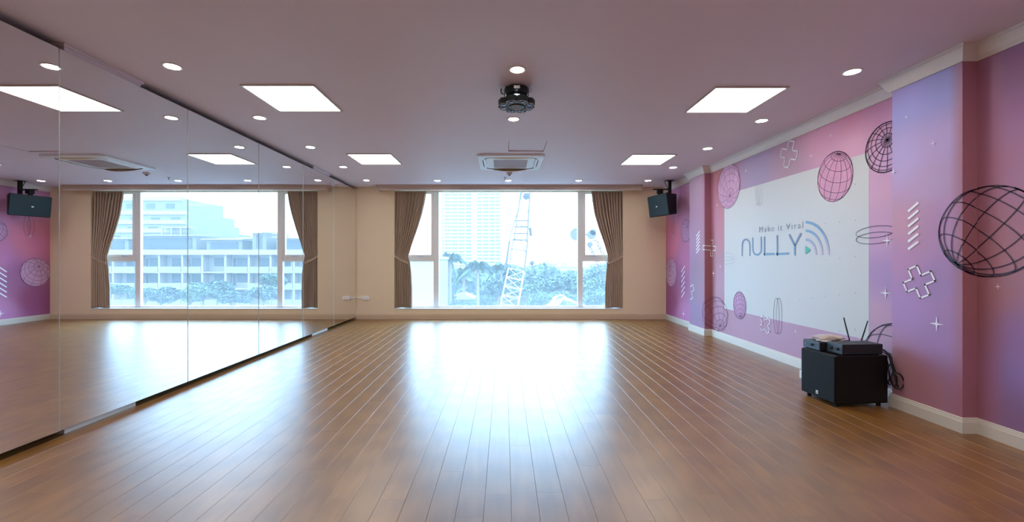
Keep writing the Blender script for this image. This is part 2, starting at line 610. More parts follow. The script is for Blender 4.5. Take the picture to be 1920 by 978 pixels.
# ------------------------------------------------------------------ window
mfr = mat('window_frame_paint', (0.85, 0.86, 0.86), 0.35)
mgl = bpy.data.materials.new('window_glass')
mgl.use_nodes = True
t = mgl.node_tree
t.nodes.clear()
o_ = t.nodes.new('ShaderNodeOutputMaterial')
tr = t.nodes.new('ShaderNodeBsdfTransparent'); tr.inputs[0].default_value = (0.93, 0.985, 1, 1)
tl = t.nodes.new('ShaderNodeBsdfTranslucent'); tl.inputs[0].default_value = (0.86, 0.95, 1, 1)
gs = t.nodes.new('ShaderNodeBsdfGlossy'); gs.inputs[1].default_value = 0.02
mx1 = t.nodes.new('ShaderNodeMixShader')
# dusty film, thicker towards the pane bottoms; its veil also stands in for haze
tcg = t.nodes.new('ShaderNodeNewGeometry'); sep = t.nodes.new('ShaderNodeSeparateXYZ')
t.links.new(tcg.outputs['Position'], sep.inputs[0])
mrg = t.nodes.new('ShaderNodeMapRange'); mrg.inputs[1].default_value = 0.25; mrg.inputs[2].default_value = 0.75; mrg.inputs[3].default_value = 0.11; mrg.inputs[4].default_value = 0.062
t.links.new(sep.outputs[2], mrg.inputs[0]); t.links.new(mrg.outputs[0], mx1.inputs[0])
t.links.new(tr.outputs[0], mx1.inputs[1]); t.links.new(tl.outputs[0], mx1.inputs[2])
fz = t.nodes.new('ShaderNodeFresnel'); fz.inputs[0].default_value = 1.3
mx2 = t.nodes.new('ShaderNodeMixShader')
t.links.new(fz.outputs[0], mx2.inputs[0]); t.links.new(mx1.outputs[0], mx2.inputs[1]); t.links.new(gs.outputs[0], mx2.inputs[2])
t.links.new(mx2.outputs[0], o_.inputs[0])

YW = 9.05   # frame plane front
def fx(px): return (px - 945) / 800 * YW
def fz_(py): return CH + (487 - py) / 800 * YW
wo = empty('window_1', ((OX0 + OX1) / 2, YW, OZ0))
wo['kind'] = 'structure'; wo['label'] = 'wide white framed window with side sashes'
ox, oy, oz = wo.location
def wbox(name, x0, x1, y0, y1, z0, z1, m=mfr, b_=0.004, parent=None):
    mb = MB().bbox(x0 - ox, x1 - ox, y0 - oy, y1 - oy, z0 - oz, z1 - oz, b_)
    return mb.build(name, m, parent or wo)
FT, FB = 2.70, 0.205
wbox('window_sill', OX0 + .001, OX1 - .001, YB - 0.012, YW + 0.06, OZ0 - 0.0, OZ0 + 0.02, mat('sill_paint', (0.72, 0.74, 0.76), 0.3))
Z0 = OZ0 + 0.0205
zt = OZ1 - 0.001
wbox('top_rail', OX0 + .001, OX1 - .001, YW, YW + .06, zt - 0.03, zt)
wbox('bottom_rail', OX0 + .001, OX1 - .001, YW, YW + .06, Z0, fz_(573.5))
ML = (fx(813), fx(823)); MRr = (fx(1083), fx(1093))
for a, b_ in (ML, MRr):
    wbox('mullion', a, b_, YW - 0.01, YW + .06, fz_(573.5), zt - 0.03)
for a, b_ in ((OX0 + .001, OX0 + .06), (OX1 - .06, OX1 - .001)):
    wbox('jamb', a, b_, YW, YW + .06, fz_(573.5), zt - 0.03)
TR0, TR1 = fz_(490), fz_(482)
for a, b_ in ((OX0 + .06, ML[0]), (MRr[1], OX1 - .06)):
    wbox('transom', a, b_, YW, YW + .06, TR0, TR1)
def pane(name, x0, x1, z0, z1, y_=YW + 0.03, parent=None):
    mb = MB().box(x0 - ox, x1 - ox, y_ - oy, y_ + 0.002 - oy, z0 - oz, z1 - oz)
    # single sheet: keep only the room-side face so light is filtered once
    mb.f = [mb.f[2]]; mb.m = [0]
    return mb.build(name, mgl, parent or wo, fixn=False)
pane('pane', ML[1], MRr[0], fz_(573.5), zt - .03)
for a, b_ in ((OX0 + .06, ML[0]), (MRr[1], OX1 - .06)):
    pane('pane', a, b_, fz_(573.5), TR0)
for k, (a, b_) in enumerate(((OX0 + .06, ML[0]), (MRr[1], OX1 - .06))):
    z0, z1 = TR1, zt - .03
    wd = 0.055
    sm = MB()
    y0, y1 = YW - 0.012, YW + 0.045
    for q in ((a, a + wd, z0, z1), (b_ - wd, b_, z0, z1), (a + wd, b_ - wd, z0, z0 + wd), (a + wd, b_ - wd, z1 - wd * .7, z1)):
        sm.bbox(q[0] - ox, q[1] - ox, y0 - oy, y1 - oy, q[2] - oz, q[3] - oz, 0.003)
    so = sm.build('sash', mfr, wo)
    pane('pane', a + wd, b_ - wd, z0 + wd, z1 - wd * .7, parent=so)
    hm = MB()
    hx = (a + b_) / 2 - ox + (0.13 if k == 0 else -0.13)
    hm.bbox(hx - .02, hx + .02, y0 - oy - .012, y0 - oy, z0 + .016 - oz, z0 + .04 - oz, .002)
    hm.bbox(hx - .10, hx + .02, y0 - oy - .028, y0 - oy - .012, z0 + .020 - oz, z0 + .036 - oz, .002)
    hh = hm.build('sash_handle', mat('handle_metal', (0.45, 0.46, 0.48), 0.3, 0.6), so)

# ------------------------------------------------------------------ curtains
mcur = mat('curtain_fabric', (0.43, 0.325, 0.245), 0.85, noise=0.18, nscale=220, bump=0.15, bscale=500)
def curtain(side, label):
    """side -1: left one"""
    if side < 0:
        xo = at(741, 0, 8.96).x
        inner = [(0.0, 772), (0.18, 772), (0.30, 771), (0.40, 768.5), (0.455, 766), (0.55, 773), (0.68, 783), (0.80, 791), (0.90, 796), (1.0, 799)]
    else:
        xo = at(1167, 0, 8.96).x
        inner = [(0.0, 1134), (0.18, 1135), (0.30, 1137), (0.40, 1139), (0.455, 1140), (0.55, 1133), (0.68, 1123), (0.80, 1115), (0.90, 1111), (1.0, 1108)]
    z0, z1 = OZ0 + 0.024, 2.675
    YC = 8.955
    root = empty('curtain', ((xo + at(inner[0][1], 0, YC).x) / 2, YC, z0), label=label, cat='curtain', group='tied-back curtains at the window')
    ox_, oy_, oz_ = root.location
    xs = np.array([a for a, _ in inner]); ps = np.array([b_ for _, b_ in inner])
    NU, NV = 200, 46
    nf = 10
    vs = []
    for j in range(NV + 1):
        v = j / NV
        pxi = np.interp(v, xs, ps)
        xi = (pxi - 945) / 800 * YC
        tie = math.exp(-((v - 0.44) / 0.06) ** 2)
        topf = max(0, (v - 0.9) / 0.1)
        amp = 0.040 * (1 - 0.35 * tie) * (1 - 0.45 * topf)
        for i in range(NU + 1):
            u = i / NU
            uu = u + 0.012 * math.sin(7 * u + 3 * v * (1 if side < 0 else -1)) * (1 - topf)
            ph = 2 * PI * nf * uu + 0.6 * math.sin(5 * v + 9 * u)
            x_ = xo + (xi - xo) * u + 0.010 * math.sin(2 * ph)
            y_ = YC + amp * math.sin(ph) * (0.75 + 0.25 * math.sin(11 * u + 2.2 * v)) - 0.012 * tie
            z_ = z0 + (z1 - z0) * v + (0.006 * math.sin(4 * u) if j == 0 else 0)
            # cloth pulled towards the tieback from below and above sags slightly
            z_ -= 0.03 * math.exp(-((v - 0.47) / 0.05) ** 2) * u
            vs.append((x_ - ox_, y_ - oy_, z_ - oz_))
    fs = [(j * (NU + 1) + i, j * (NU + 1) + i + 1, (j + 1) * (NU + 1) + i + 1, (j + 1) * (NU + 1) + i) for j in range(NV) for i in range(NU)]
    f = MB().add(vs, fs).build('drape', mcur, root, smooth=True)
    sd = f.modifiers.new('thick', 'SOLIDIFY'); sd.thickness = 0.002
    # tieback band: slopes from the wall hook down to the inner edge and wraps the bundle
    zt0, zt1 = at(0, 479, YC).z, at(0, 493, YC).z
    xi = at(766.0 if side < 0 else 1140.0, 0, YC).x
    tm = MB()
    pts = []
    K = 14
    for k in range(K + 1):
        u = k / K
        pts.append((xo + (xi - xo) * u, YC - 0.046 - 0.004 * math.sin(PI * u), zt0 + (zt1 - zt0) * (u ** 0.8)))
    for k in range(4):
        a = PI * (k + 1) / 4
        pts.append((xi + (xi - xo) / abs(xi - xo) * 0.006 * math.sin(a), YC - 0.042 * math.cos(a), zt1))
    vs, fs = [], []
    hw = 0.026
    for p in pts:
        for dz, dy in ((-hw, 0), (-hw, -0.004), (hw, -0.004), (hw, 0)):
            vs.append((p[0] - ox_, p[1] + dy - oy_, p[2] + dz - oz_))
    n = len(pts)
    for k in range(n - 1):
        for q in range(4):
            q2 = (q + 1) % 4
            fs.append((k * 4 + q, (k + 1) * 4 + q, (k + 1) * 4 + q2, k * 4 + q2))
    fs += [(0, 1, 2, 3), tuple(range(n * 4 - 4, n * 4))]
    tb = tm.add(vs, fs).build('tieback', mcur, root)
    hk = MB().tube([(xo - ox_ - side * 0, -0.045, zt0 - oz_), (xo - ox_ + side * 0.006, -0.06, zt0 - oz_ + .005), (xo - ox_ + side * 0.012, -0.05, zt0 - oz_ + .018)], 0.004, 6)
    hk.build('hook', mat('handle_metal'), root)
    rl = MB().tube([(min(xo, at(inner[-1][1], 0, YC).x) - ox_, 0, z1 - oz_ + 0.010), (max(xo, at(inner[-1][1], 0, YC).x) - ox_, 0, z1 - oz_ + 0.010)], 0.008, 6)
    rl.build('curtain_rail', mfr, root)
    return root
curtain(-1, 'brown pleated curtain tied back at the mirror side of the window')
curtain(1, 'brown pleated curtain tied back at the window end beside the wall speaker')

# ------------------------------------------------------------------ mirrors
mmir = mat('mirror_silver', (0.86, 0.86, 0.87), 0.0, 1.0)
medge = mat('mirror_glass_edge', (0.50, 0.58, 0.58), 0.25, spec=0.8)
mback = mat('mirror_backing', (0.05, 0.045, 0.045), 0.8)
JY = [8.893, 7.724, 6.536, 5.357, 4.155, 2.954, 1.765, 0.575, -0.615, -1.805]
MZ0, MZ1 = CH - 1.187, CH + 1.466
names = ['frameless wall mirror panel next to the corner with the window wall', 'second frameless mirror panel from the window wall', 'third frameless mirror panel from the window wall',
         'fourth frameless mirror panel from the window wall', 'fifth frameless mirror panel from the window wall', 'sixth mirror panel from the window wall, cut by the picture edge',
         'seventh mirror panel from the window wall, out of view', 'eighth mirror panel from the window wall, out of view', 'ninth mirror panel from the window wall, out of view']
yaw = [0.0, 0.18, 0.18, 0.1, -0.05, -0.15, 0, 0, 0]
for i in range(9):
    y1, y0 = JY[i] - 0.002, JY[i + 1] + 0.002
    yc = (y0 + y1) / 2
    r = empty('mirror_panel', (XM, yc, MZ0), R(yaw[i]), label=names[i], cat='mirror', group='mirror panels along the left wall')
    hl = (y1 - y0) / 2
    g_ = MB()
    bv = 0.003
    vs = [(-0.006, -hl, 0), (-0.006, hl, 0), (-0.006, hl, MZ1 - MZ0), (-0.006, -hl, MZ1 - MZ0),
          (0 - bv, -hl, 0), (0 - bv, hl, 0), (0 - bv, hl, MZ1 - MZ0), (0 - bv, -hl, MZ1 - MZ0),
          (0, -hl + bv, bv), (0, hl - bv, bv), (0, hl - bv, MZ1 - MZ0 - bv), (0, -hl + bv, MZ1 - MZ0 - bv)]
    g_.add(vs, [(8, 9, 10, 11)], 0)
    g_.add([], [], 0)
    o0 = 0
    e_f = []
    for k in range(4):
        k2 = (k + 1) % 4
        e_f.append((k, k2, 4 + k2, 4 + k)); e_f.append((4 + k, 4 + k2, 8 + k2, 8 + k))
    g_.f += e_f; g_.m += [1] * len(e_f)
    g_.f.append((3, 2, 1, 0)); g_.m.append(1)
    g_.build('mirror_glass', [mmir, medge], r)
    bk = MB().box(-0.045, -0.0065, -hl + 0.003, hl - 0.003, 0.012, MZ1 - MZ0 - 0.012)
    bk.build('backing_board', mback, r)

# ------------------------------------------------------------------ mural prints (flat print on the wall)
minkd = mat('ink_dark', (0.045, 0.02, 0.05), 0.6)
minkm = mat('ink_plum', (0.16, 0.05, 0.12), 0.6)
minkl = mat('ink_grey', (0.33, 0.34, 0.42), 0.6)
minkw = mat('ink_white', (0.86, 0.84, 0.90), 0.6)
minkf = mat('ink_pale', (0.80, 0.66, 0.78), 0.6)
mpan = mat('print_white_field', (0.56, 0.55, 0.54), 0.5)

def dens(pts, step=0.02, closed=False):
    out = []
    q = list(pts) + ([pts[0]] if closed else [])
    for i in range(len(q) - 1):
        (s0, h0), (s1, h1) = q[i], q[i + 1]
        d = math.hypot(s1 - s0, h1 - h0)
        n = max(1, int(d / step))
        ts = set(k / n for k in range(n))
        for c in SC[1:-1]:
            if (s0 - c) * (s1 - c) < 0:
                ts.add((c - s0) / (s1 - s0))
        for f in sorted(ts):
            out.append((s0 + (s1 - s0) * f, h0 + (h1 - h0) * f))
    out.append(q[-1])
    return out
SMAX = [99.0]
def ribbon(mb, pts, wd, eps=0.003, closed=False, mi=0):
    pts = [p for p in dens(pts, closed=closed)]
    n = len(pts)
    vs, fs = [], []
    for i, (s_, h_) in enumerate(pts):
        a = pts[max(i - 1, 0)]
        c = pts[min(i + 1, n - 1)]
        if closed and i in (0, n - 1):
            a, c = pts[-2], pts[1]
        ds, dh = c[0] - a[0], c[1] - a[1]
        l = math.hypot(ds, dh) or 1
        ns, nh = -dh / l * wd / 2, ds / l * wd / 2
        for k in (-1, 1):
            s2 = s_ + ns * k
            # a print never leaves the wall's ends
            vs.append(wallp(max(0.003, s2), h_ + nh * k, eps))
    for i in range(n - 1):
        if 0.002 < pts[i][0] < SC[-1] and pts[i][1] < CEIL - 0.11 and pts[i][0] >= 0 and pts[i + 1][0] >= 0 and max(pts[i][0], pts[i + 1][0]) < SMAX[0]:
            fs.append((2 * i, 2 * i + 1, 2 * i + 3, 2 * i + 2))
    mb.add(vs, fs, mi)
def fill(mb, pts, eps, mi=0):
    """fill a polygon in (s,h) by fan from its centroid; splits handled by dense rim"""
    rim = dens(pts, 0.03, closed=True)[:-1]
    cs = sum(p[0] for p in rim) / len(rim); ch = sum(p[1] for p in rim) / len(rim)
    vs = [wallp(cs, ch, eps)] + [wallp(max(0.003, p[0]), p[1], eps) for p in rim]
    n = len(rim)
    mb.add(vs, [(0, 1 + k, 1 + (k + 1) % n) for k in range(n)], mi)
def done(mb, name, m, label):
    o = mb.build(name, m, wall_right, fixn=False)
    o['label'] = label
    return o
def circ(c, rs, rh, n=40, a0=0, a1=2 * PI, rot=0):
    out = []
    for k in range(n + (0 if a1 - a0 >= 2 * PI - 1e-6 else 1)):
        a = a0 + (a1 - a0) * k / n
        u, v = rs * math.cos(a), rh * math.sin(a)
        out.append((c[0] + u * math.cos(rot) - v * math.sin(rot), c[1] + u * math.sin(rot) + v * math.cos(rot)))
    return out

def globe(c, rs, rh, pole, nlat, nlon, wd, m, label, fillm=None, spin=0.2, eps=0.0035, back=False):
    """wire globe: pole = (u, v) position of the visible pole inside the unit disc"""
    mb = MB()
    if fillm:
        fill(mb, circ(c, rs, rh), eps - 0.0010, 1)
    u, v = pole
    wz = math.sqrt(max(0.0, 1 - u * u - v * v))
    P_ = Vector((u, v, wz)).normalized()
    A = P_.cross(Vector((0, 0, 1)))
    if A.length < 1e-3:
        A = Vector((1, 0, 0))
    A.normalize()
    B = P_.cross(A)
    def draw(path):
        seg = []
        for q in path:
            if q.z >= -0.001 or back:
                seg.append((c[0] + q.x * rs, c[1] + q.y * rh))
            else:
                if len(seg) > 1:
                    ribbon(mb, seg, wd, eps)
                seg = []
        if len(seg) > 1:
            ribbon(mb, seg, wd, eps)
    for k in range(1, nlat):
        la = PI * k / nlat
        draw([P_ * math.cos(la) + (A * math.cos(t_) + B * math.sin(t_)) * math.sin(la) for t_ in np.linspace(0, 2 * PI, 61)])
    for k in range(nlon):
        lo = spin + 2 * PI * k / nlon
        D = A * math.cos(lo) + B * math.sin(lo)
        draw([P_ * math.cos(t_) + D * math.sin(t_) for t_ in np.linspace(0, PI, 40)])
    ribbon(mb, circ(c, rs, rh, 64), wd * 1.15, eps, closed=True)
    ms = [m, fillm] if fillm else [m]
    return done(mb, 'wireframe_globe_print', ms, label)

mpink = mat('ink_globe_pink', (0.60, 0.27, 0.42), 0.55, noise=0.2, nscale=4)
mplum = mat('ink_globe_plum', (0.50, 0.25, 0.42), 0.55, noise=0.2, nscale=4)
mpal = mat('ink_globe_pale', (0.58, 0.32, 0.50), 0.55, noise=0.25, nscale=4)

# white field
q0 = wall_sh(1358.3, 365); q1 = wall_sh(1629.5, 286); q2 = wall_sh(1629.5, 636); q3 = wall_sh(1358.3, 579)
top = (q0[1] + q1[1]) / 2; bot = (q2[1] + q3[1]) / 2
mb = MB()
fill(mb, [(q0[0], bot), (q1[0], bot), (q1[0], top), (q0[0], top)], 0.0010)
done(mb, 'white_field_print', mpan, 'pale grey rectangle printed behind the logo')

W = wall_sh
globe(W(1565, 331), 0.232, 0.253, (0.25, 0.86), 7, 14, 0.0055, minkm, 'pink filled wire globe overlapping the upper edge of the pale rectangle', mpink)
globe(W(1662, 276), 0.215, 0.220, (0.05, 0.28), 11, 16, 0.0065, minkd, 'dark wire globe with ringed pole above the ring pair')
globe(W(1366, 349), 0.315, 0.330, (0.15, -0.45), 9, 12, 0.005, minkm, 'pale pink wire globe at the window-side top corner of the rectangle', mpal)
globe(W(1387, 572), 0.165, 0.195, (0.15, -0.80), 9, 14, 0.0045, minkm, 'small plum globe on the lower edge of the pale rectangle', mplum)
globe(W(1343, 588), 0.36, 0.27, (0.35, -0.62), 8, 9, 0.0055, minkm, 'open wire globe wrapping the far pilaster just above baseboard')
globe(W(1286.5, 432), 0.22, 0.21, (0.3, 0.3), 9, 10, 0.005, minkm, 'small wire globe beside the far pilaster under the wall speaker', mplum)
globe((0.27, W(1256, 510)[1]), 0.28, 0.29, (-0.2, 0.4), 9, 10, 0.0055, minkm, 'wire globe close to the corner with the window wall', mpal)
sH = W(1761, 430)
globe((sH[0] + 0.335, CH + (487 - 434) / 800 * 3.0), 0.335, 0.315, (-0.62, -0.72), 8, 14, 0.0075, minkd, 'large black wire globe wrapping the near pilaster edge', spin=0.1)
sI = W(1617, 650)
SMAX[0] = SC[5]
globe((sI[0] + 0.36, 0.30), 0.36, 0.385, (-0.25, -0.85), 7, 12, 0.007, minkd, 'black wire globe rising behind the subwoofer')
SMAX[0] = 99.0

def rings(cs, rs, rh, wd, m, label, rot=0.0, vertical=False):
    mb = MB()
    for px, py in cs:
        c = W(px, py)
        ribbon(mb, circ(c, rs, rh, 48, rot=rot), wd, 0.004, closed=True)
    done(mb, 'ring_pair_print', m, label)
c1 = (1642, 434)
rings([(1640.5, 434.5), (1640.5, 446)], 0.205, 0.052, 0.005, minkd, 'pair of flat dark rings at the rectangle edge beside pilaster', rot=R(2))
rings([(1421.5, 350), (1426, 350)], 0.055, 0.245, 0.004, minkl, 'pair of tall grey rings at the upper edge of the rectangle')
rings([(1456, 592), (1461, 592)], 0.055, 0.22, 0.0045, minkm, 'pair of tall thin rings at the lower edge of the rectangle')
rings([(1364, 481), (1364, 488)], 0.20, 0.055, 0.004, minkl, 'pair of flat faint rings at the rectangle edge near the far pilaster')
mb = MB()
for ds in (0, 0.07):
    ribbon(mb, circ((0.36 + ds, 1.92), 0.06, 0.20, 40), 0.005, 0.004, closed=True)
done(mb, 'ring_pair_print', minkm, 'pair of tall rings on the mural beneath the wall speaker')

def cross(px, py, r, rot, label, wd=0.014, arm=0.32, m=minkw, sx=1.0, clip=None, long=None):
    c = W(px, py)
    a = arm * r
    rr = [r, r, r, r] if long is None else long
    P0 = [(a, a), (rr[0], a), (rr[0], -a), (a, -a), (a, -rr[1]), (-a, -rr[1]), (-a, -a), (-rr[2], -a), (-rr[2], a), (-a, a), (-a, rr[3]), (a, rr[3])]
    pts = [(c[0] + (u * math.cos(rot) - v * math.sin(rot)) * sx, c[1] + u * math.sin(rot) + v * math.cos(rot)) for u, v in P0]
    mb = MB()
    n = len(pts)
    for k in range(n):
        p, q = pts[k], pts[(k + 1) % n]
        d = math.dist(p, q)
        e_ = (wd * 0.45) / d
        p2 = (p[0] - (q[0] - p[0]) * e_, p[1] - (q[1] - p[1]) * e_)
        q2_ = (q[0] + (q[0] - p[0]) * e_, q[1] + (q[1] - p[1]) * e_)
        if clip and max(p2[0], q2_[0]) > clip[1] or clip and min(p2[0], q2_[0]) < clip[0]:
            continue
        ribbon(mb, [p2, q2_], wd, 0.0042)
    done(mb, 'cross_print', m, label)
cross(1479.5, 289, 0.150, R(-20), 'white outlined cross near the cornice above the rectangle')
cross(1435, 608, 0.115, R(38), 'white outlined cross under the pale rectangle', wd=0.012)
cross(1723, 528, 0.122, R(24), 'white outlined cross on the near pilaster', wd=0.014)
cross(1335, 465, 0.13, R(-4), 'white outlined long cross wrapping the far pilaster edge', wd=0.014, long=[0.13, 0.13, 0.19, 0.13], arm=0.26)
sN = s_of_y(7.52, True)
cross(1294, 544, 0.155, R(25), 'part of a white outlined cross on the far pilaster', wd=0.014, clip=(SC[2] + 0.002, SC[3]))

def stripes(px, y0, y1, n, wd, m, label, w_=0.11, slope=0.10):
    mb = MB()
    c0, c1 = W(px, y0), W(px, y1)
    for k in range(n):
        hh = c0[1] + (c1[1] - c0[1]) * k / (n - 1)
        s_ = c0[0]
        ribbon(mb, [(s_ - w_ / 2, hh - slope / 2), (s_ + w_ / 2, hh + slope / 2)], wd, 0.004)
    done(mb, 'slanted_stripes_print', m, label)
stripes(1713, 388, 460, 6, 0.020, minkw, 'column of six white slanted stripes on the near pilaster', 0.085, 0.06)
stripes(1309, 438, 470, 6, 0.022, minkw, 'column of white slanted stripes on the far pilaster', 0.13, 0.08)
stripes(1281, 504, 552, 6, 0.022, minkw, 'column of white slanted stripes beside the far pilaster', 0.15, 0.12)

def star(px, py, r, label, m=minkw, s_=None, h_=None):
    c = W(px, py) if s_ is None else (s_, h_)
    mb = MB()
    pts = []
    for k in range(8):
        a = PI / 2 * (k // 2) + (PI / 4 if k % 2 else 0)
        q = r if k % 2 == 0 else r * 0.17
        u, v = q * math.cos(a), q * math.sin(a) * 1.12
        pts.append((c[0] + u, c[1] + v))
    fill(mb, pts, 0.0046)
    done(mb, 'sparkle_print', m, label)
star(1757, 607, 0.055, 'large white sparkle low on the near pilaster')
star(1661, 549, 0.054, 'white sparkle right of the rectangle above the subwoofer')
star(1664, 451, 0.050, 'white sparkle overlapping the flat dark rings')
star(1751, 268, 0.028, 'small pale sparkle high on the near pilaster', minkf)
star(1700, 219, 0.017, 'tiny sparkle near the top of the near pilaster', minkf)
star(1872, 537, 0.021, 'small sparkle under the large black wire globe', minkf)
star(1676, 322, 0.030, 'white sparkle beside the dark ringed globe')
star(1338, 512, 0.055, 'white sparkle beside the far pilaster', minkw)
star(1351, 499, 0.03, 'tiny sparkle left of the pale rectangle', minkf)
star(1282, 588, 0.065, 'white sparkle above the baseboard near the window corner')
star(1262, 442, 0.04, 'tiny sparkle on the mural near the window corner', minkf)
star(1521, 292, 0.022, 'tiny sparkle between cross and pink globe', minkf)
star(1399, 320, 0.028, 'tiny sparkle above the rectangle near the faint globe', minkf)
star(1345, 384, 0.028, 'tiny sparkle under the pale pink globe', minkf)
star(1492, 621, 0.022, 'tiny sparkle under the rectangle near the subwoofer', minkf)
star(1558, 254, 0.018, 'tiny sparkle above the pink globe', minkf)

# faint dots on the white field
mb = MB()
for k in range(7):
    for j in range(5):
        px = [1604, 1575, 1548, 1523, 1500, 1478][min(k, 5)]
        py = 345 + 68 * j + (k * 3)
        if k > 5 or (j < 3 and k > 2):
            continue
        fill(mb, circ(W(px, py), 0.0065, 0.008, 6), 0.003)
o = done(mb, 'dot_pattern_print', minkl, 'faint grey dots scattered over the pale rectangle')
o['kind'] = 'stuff'

# logo: letters drawn on the wall plane
mlg = bpy.data.materials.new('logo_ink')
mlg.use_nodes = True
t = mlg.node_tree
b = t.nodes['Principled BSDF']
gg = t.nodes.new('ShaderNodeNewGeometry'); sp = t.nodes.new('ShaderNodeSeparateXYZ'); t.links.new(gg.outputs['Position'], sp.inputs[0])
mr = t.nodes.new('ShaderNodeMapRange'); mr.inputs[1].default_value = 1.28; mr.inputs[2].default_value = 1.58
t.links.new(sp.outputs[2], mr.inputs[0])
rp = t.nodes.new('ShaderNodeValToRGB')
rp.color_ramp.elements[0].color = (0.13, 0.27, 0.44, 1)
rp.color_ramp.elements[1].color = (0.13, 0.15, 0.28, 1)
t.links.new(mr.outputs[0], rp.inputs[0]); t.links.new(rp.outputs[0], b.inputs['Base Color'])
b.inputs['Roughness'].default_value = 0.5
def lg(x, y):
    return wall_sh(1360 + x / 8, 390 + y / 8)
def lstroke(name, label, paths, wd, m=mlg, eps=0.0045):
    mb = MB()
    for p in paths:
        ribbon(mb, [lg(*q) for q in p], wd, eps)
    done(mb, name, m, label)
def arc_px(cx, cy, rx, ry, a0, a1, n=14):
    return [(cx + rx * math.cos(R(a0 + (a1 - a0) * k / n)), cy - ry * math.sin(R(a0 + (a1 - a0) * k / n))) for k in range(n + 1)]
LWD = 0.024
lstroke('logo_letter_print', 'arched first letter n of the logo', [[(254, 718)] + arc_px(313, 560, 58, 92, 180, 0) + [(371, 718)]], LWD)
lstroke('logo_letter_print', 'letter U of the logo', [[(414, 440)] + arc_px(478, 610, 64, 88, 180, 360) + [(541, 428)]], LWD)
lstroke('logo_letter_print', 'first letter L of the logo', [[(590, 425), (590, 714)], [(580, 688), (745, 685)]], LWD + .002)
lstroke('logo_letter_print', 'second letter L of the logo', [[(783, 405), (783, 712)], [(770, 686), (957, 681)]], LWD + .002)
lstroke('logo_letter_print', 'letter Y of the logo', [[(962, 393), (1045, 560), (1045, 710)], [(1140, 376), (1045, 560)]], LWD + .004)
marc = bpy.data.materials.new('logo_arc_ink')
marc.use_nodes = True
t = marc.node_tree
b = t.nodes['Principled BSDF']
gg = t.nodes.new('ShaderNodeNewGeometry'); sp = t.nodes.new('ShaderNodeSeparateXYZ'); t.links.new(gg.outputs['Position'], sp.inputs[0])
mr = t.nodes.new('ShaderNodeMapRange'); mr.inputs[1].default_value = 1.30; mr.inputs[2].default_value = 1.60
t.links.new(sp.outputs[2], mr.inputs[0])
rp = t.nodes.new('ShaderNodeValToRGB')
rp.color_ramp.elements[0].color = (0.50, 0.40, 0.52, 1); rp.color_ramp.elements[0].position = 0.05
rp.color_ramp.elements[1].color = (0.14, 0.29, 0.50, 1); rp.color_ramp.elements[1].position = 0.75
t.links.new(mr.outputs[0], rp.inputs[0]); t.links.new(rp.outputs[0], b.inputs['Base Color'])
for k, (rx, ry, yt, xe, nm) in enumerate(((330, 480, 212, 1550, 'outer'), (235, 350, 340, 1455, 'middle'), (140, 225, 472, 1365, 'inner'))):
    path = [(1210 + (xe - 1210) * math.sin(R(a)), 700 - (700 - yt) * (math.cos(R(a)) ** 0.95 if a < 89.9 else 0)) for a in np.linspace(0, 90, 22)]
    lstroke('logo_arc_print', nm + ' signal arc of the logo', [path], 0.026, marc)
mb = MB()
fill(mb, [lg(1207, 562), lg(1288, 625), lg(1207, 698)], 0.0045)
done(mb, 'logo_triangle_print', mat('ink_green', (0.03, 0.38, 0.28), 0.5), 'green play triangle of the logo')
# slogan in a thin face
fc = bpy.data.curves.new('slogan', 'FONT')
fc.body = 'Make it Viral'
fc.size = 0.115
fc.space_character = 1.28
fc.offset = -0.0012
fo = bpy.data.objects.new('slogan_tmp', fc)
COL.objects.link(fo)
bpy.context.view_layer.update()
dg = bpy.context.evaluated_depsgraph_get()
me = bpy.data.meshes.new_from_object(fo.evaluated_get(dg))
bpy.data.objects.remove(fo)
xs_ = [v.co.x for v in me.vertices]
a0, a1 = min(xs_), max(xs_)
sl, sr = lg(513, 365), lg(1168, 300)
for v in me.vertices:
    f = (v.co.x - a0) / (a1 - a0)
    s_ = sl[0] + (sr[0] - sl[0]) * f
    hh = sl[1] + (sr[1] - sl[1]) * f + v.co.y * 0.98
    v.co = wallp(s_, hh, 0.0045)
me.materials.clear(); me.materials.append(mat('ink_slogan', (0.20, 0.21, 0.27), 0.5))
o = bpy.data.objects.new('slogan_lettering_print', me)
COL.objects.link(o); o.parent = wall_right; o['label'] = 'small thin lettering above the logo'

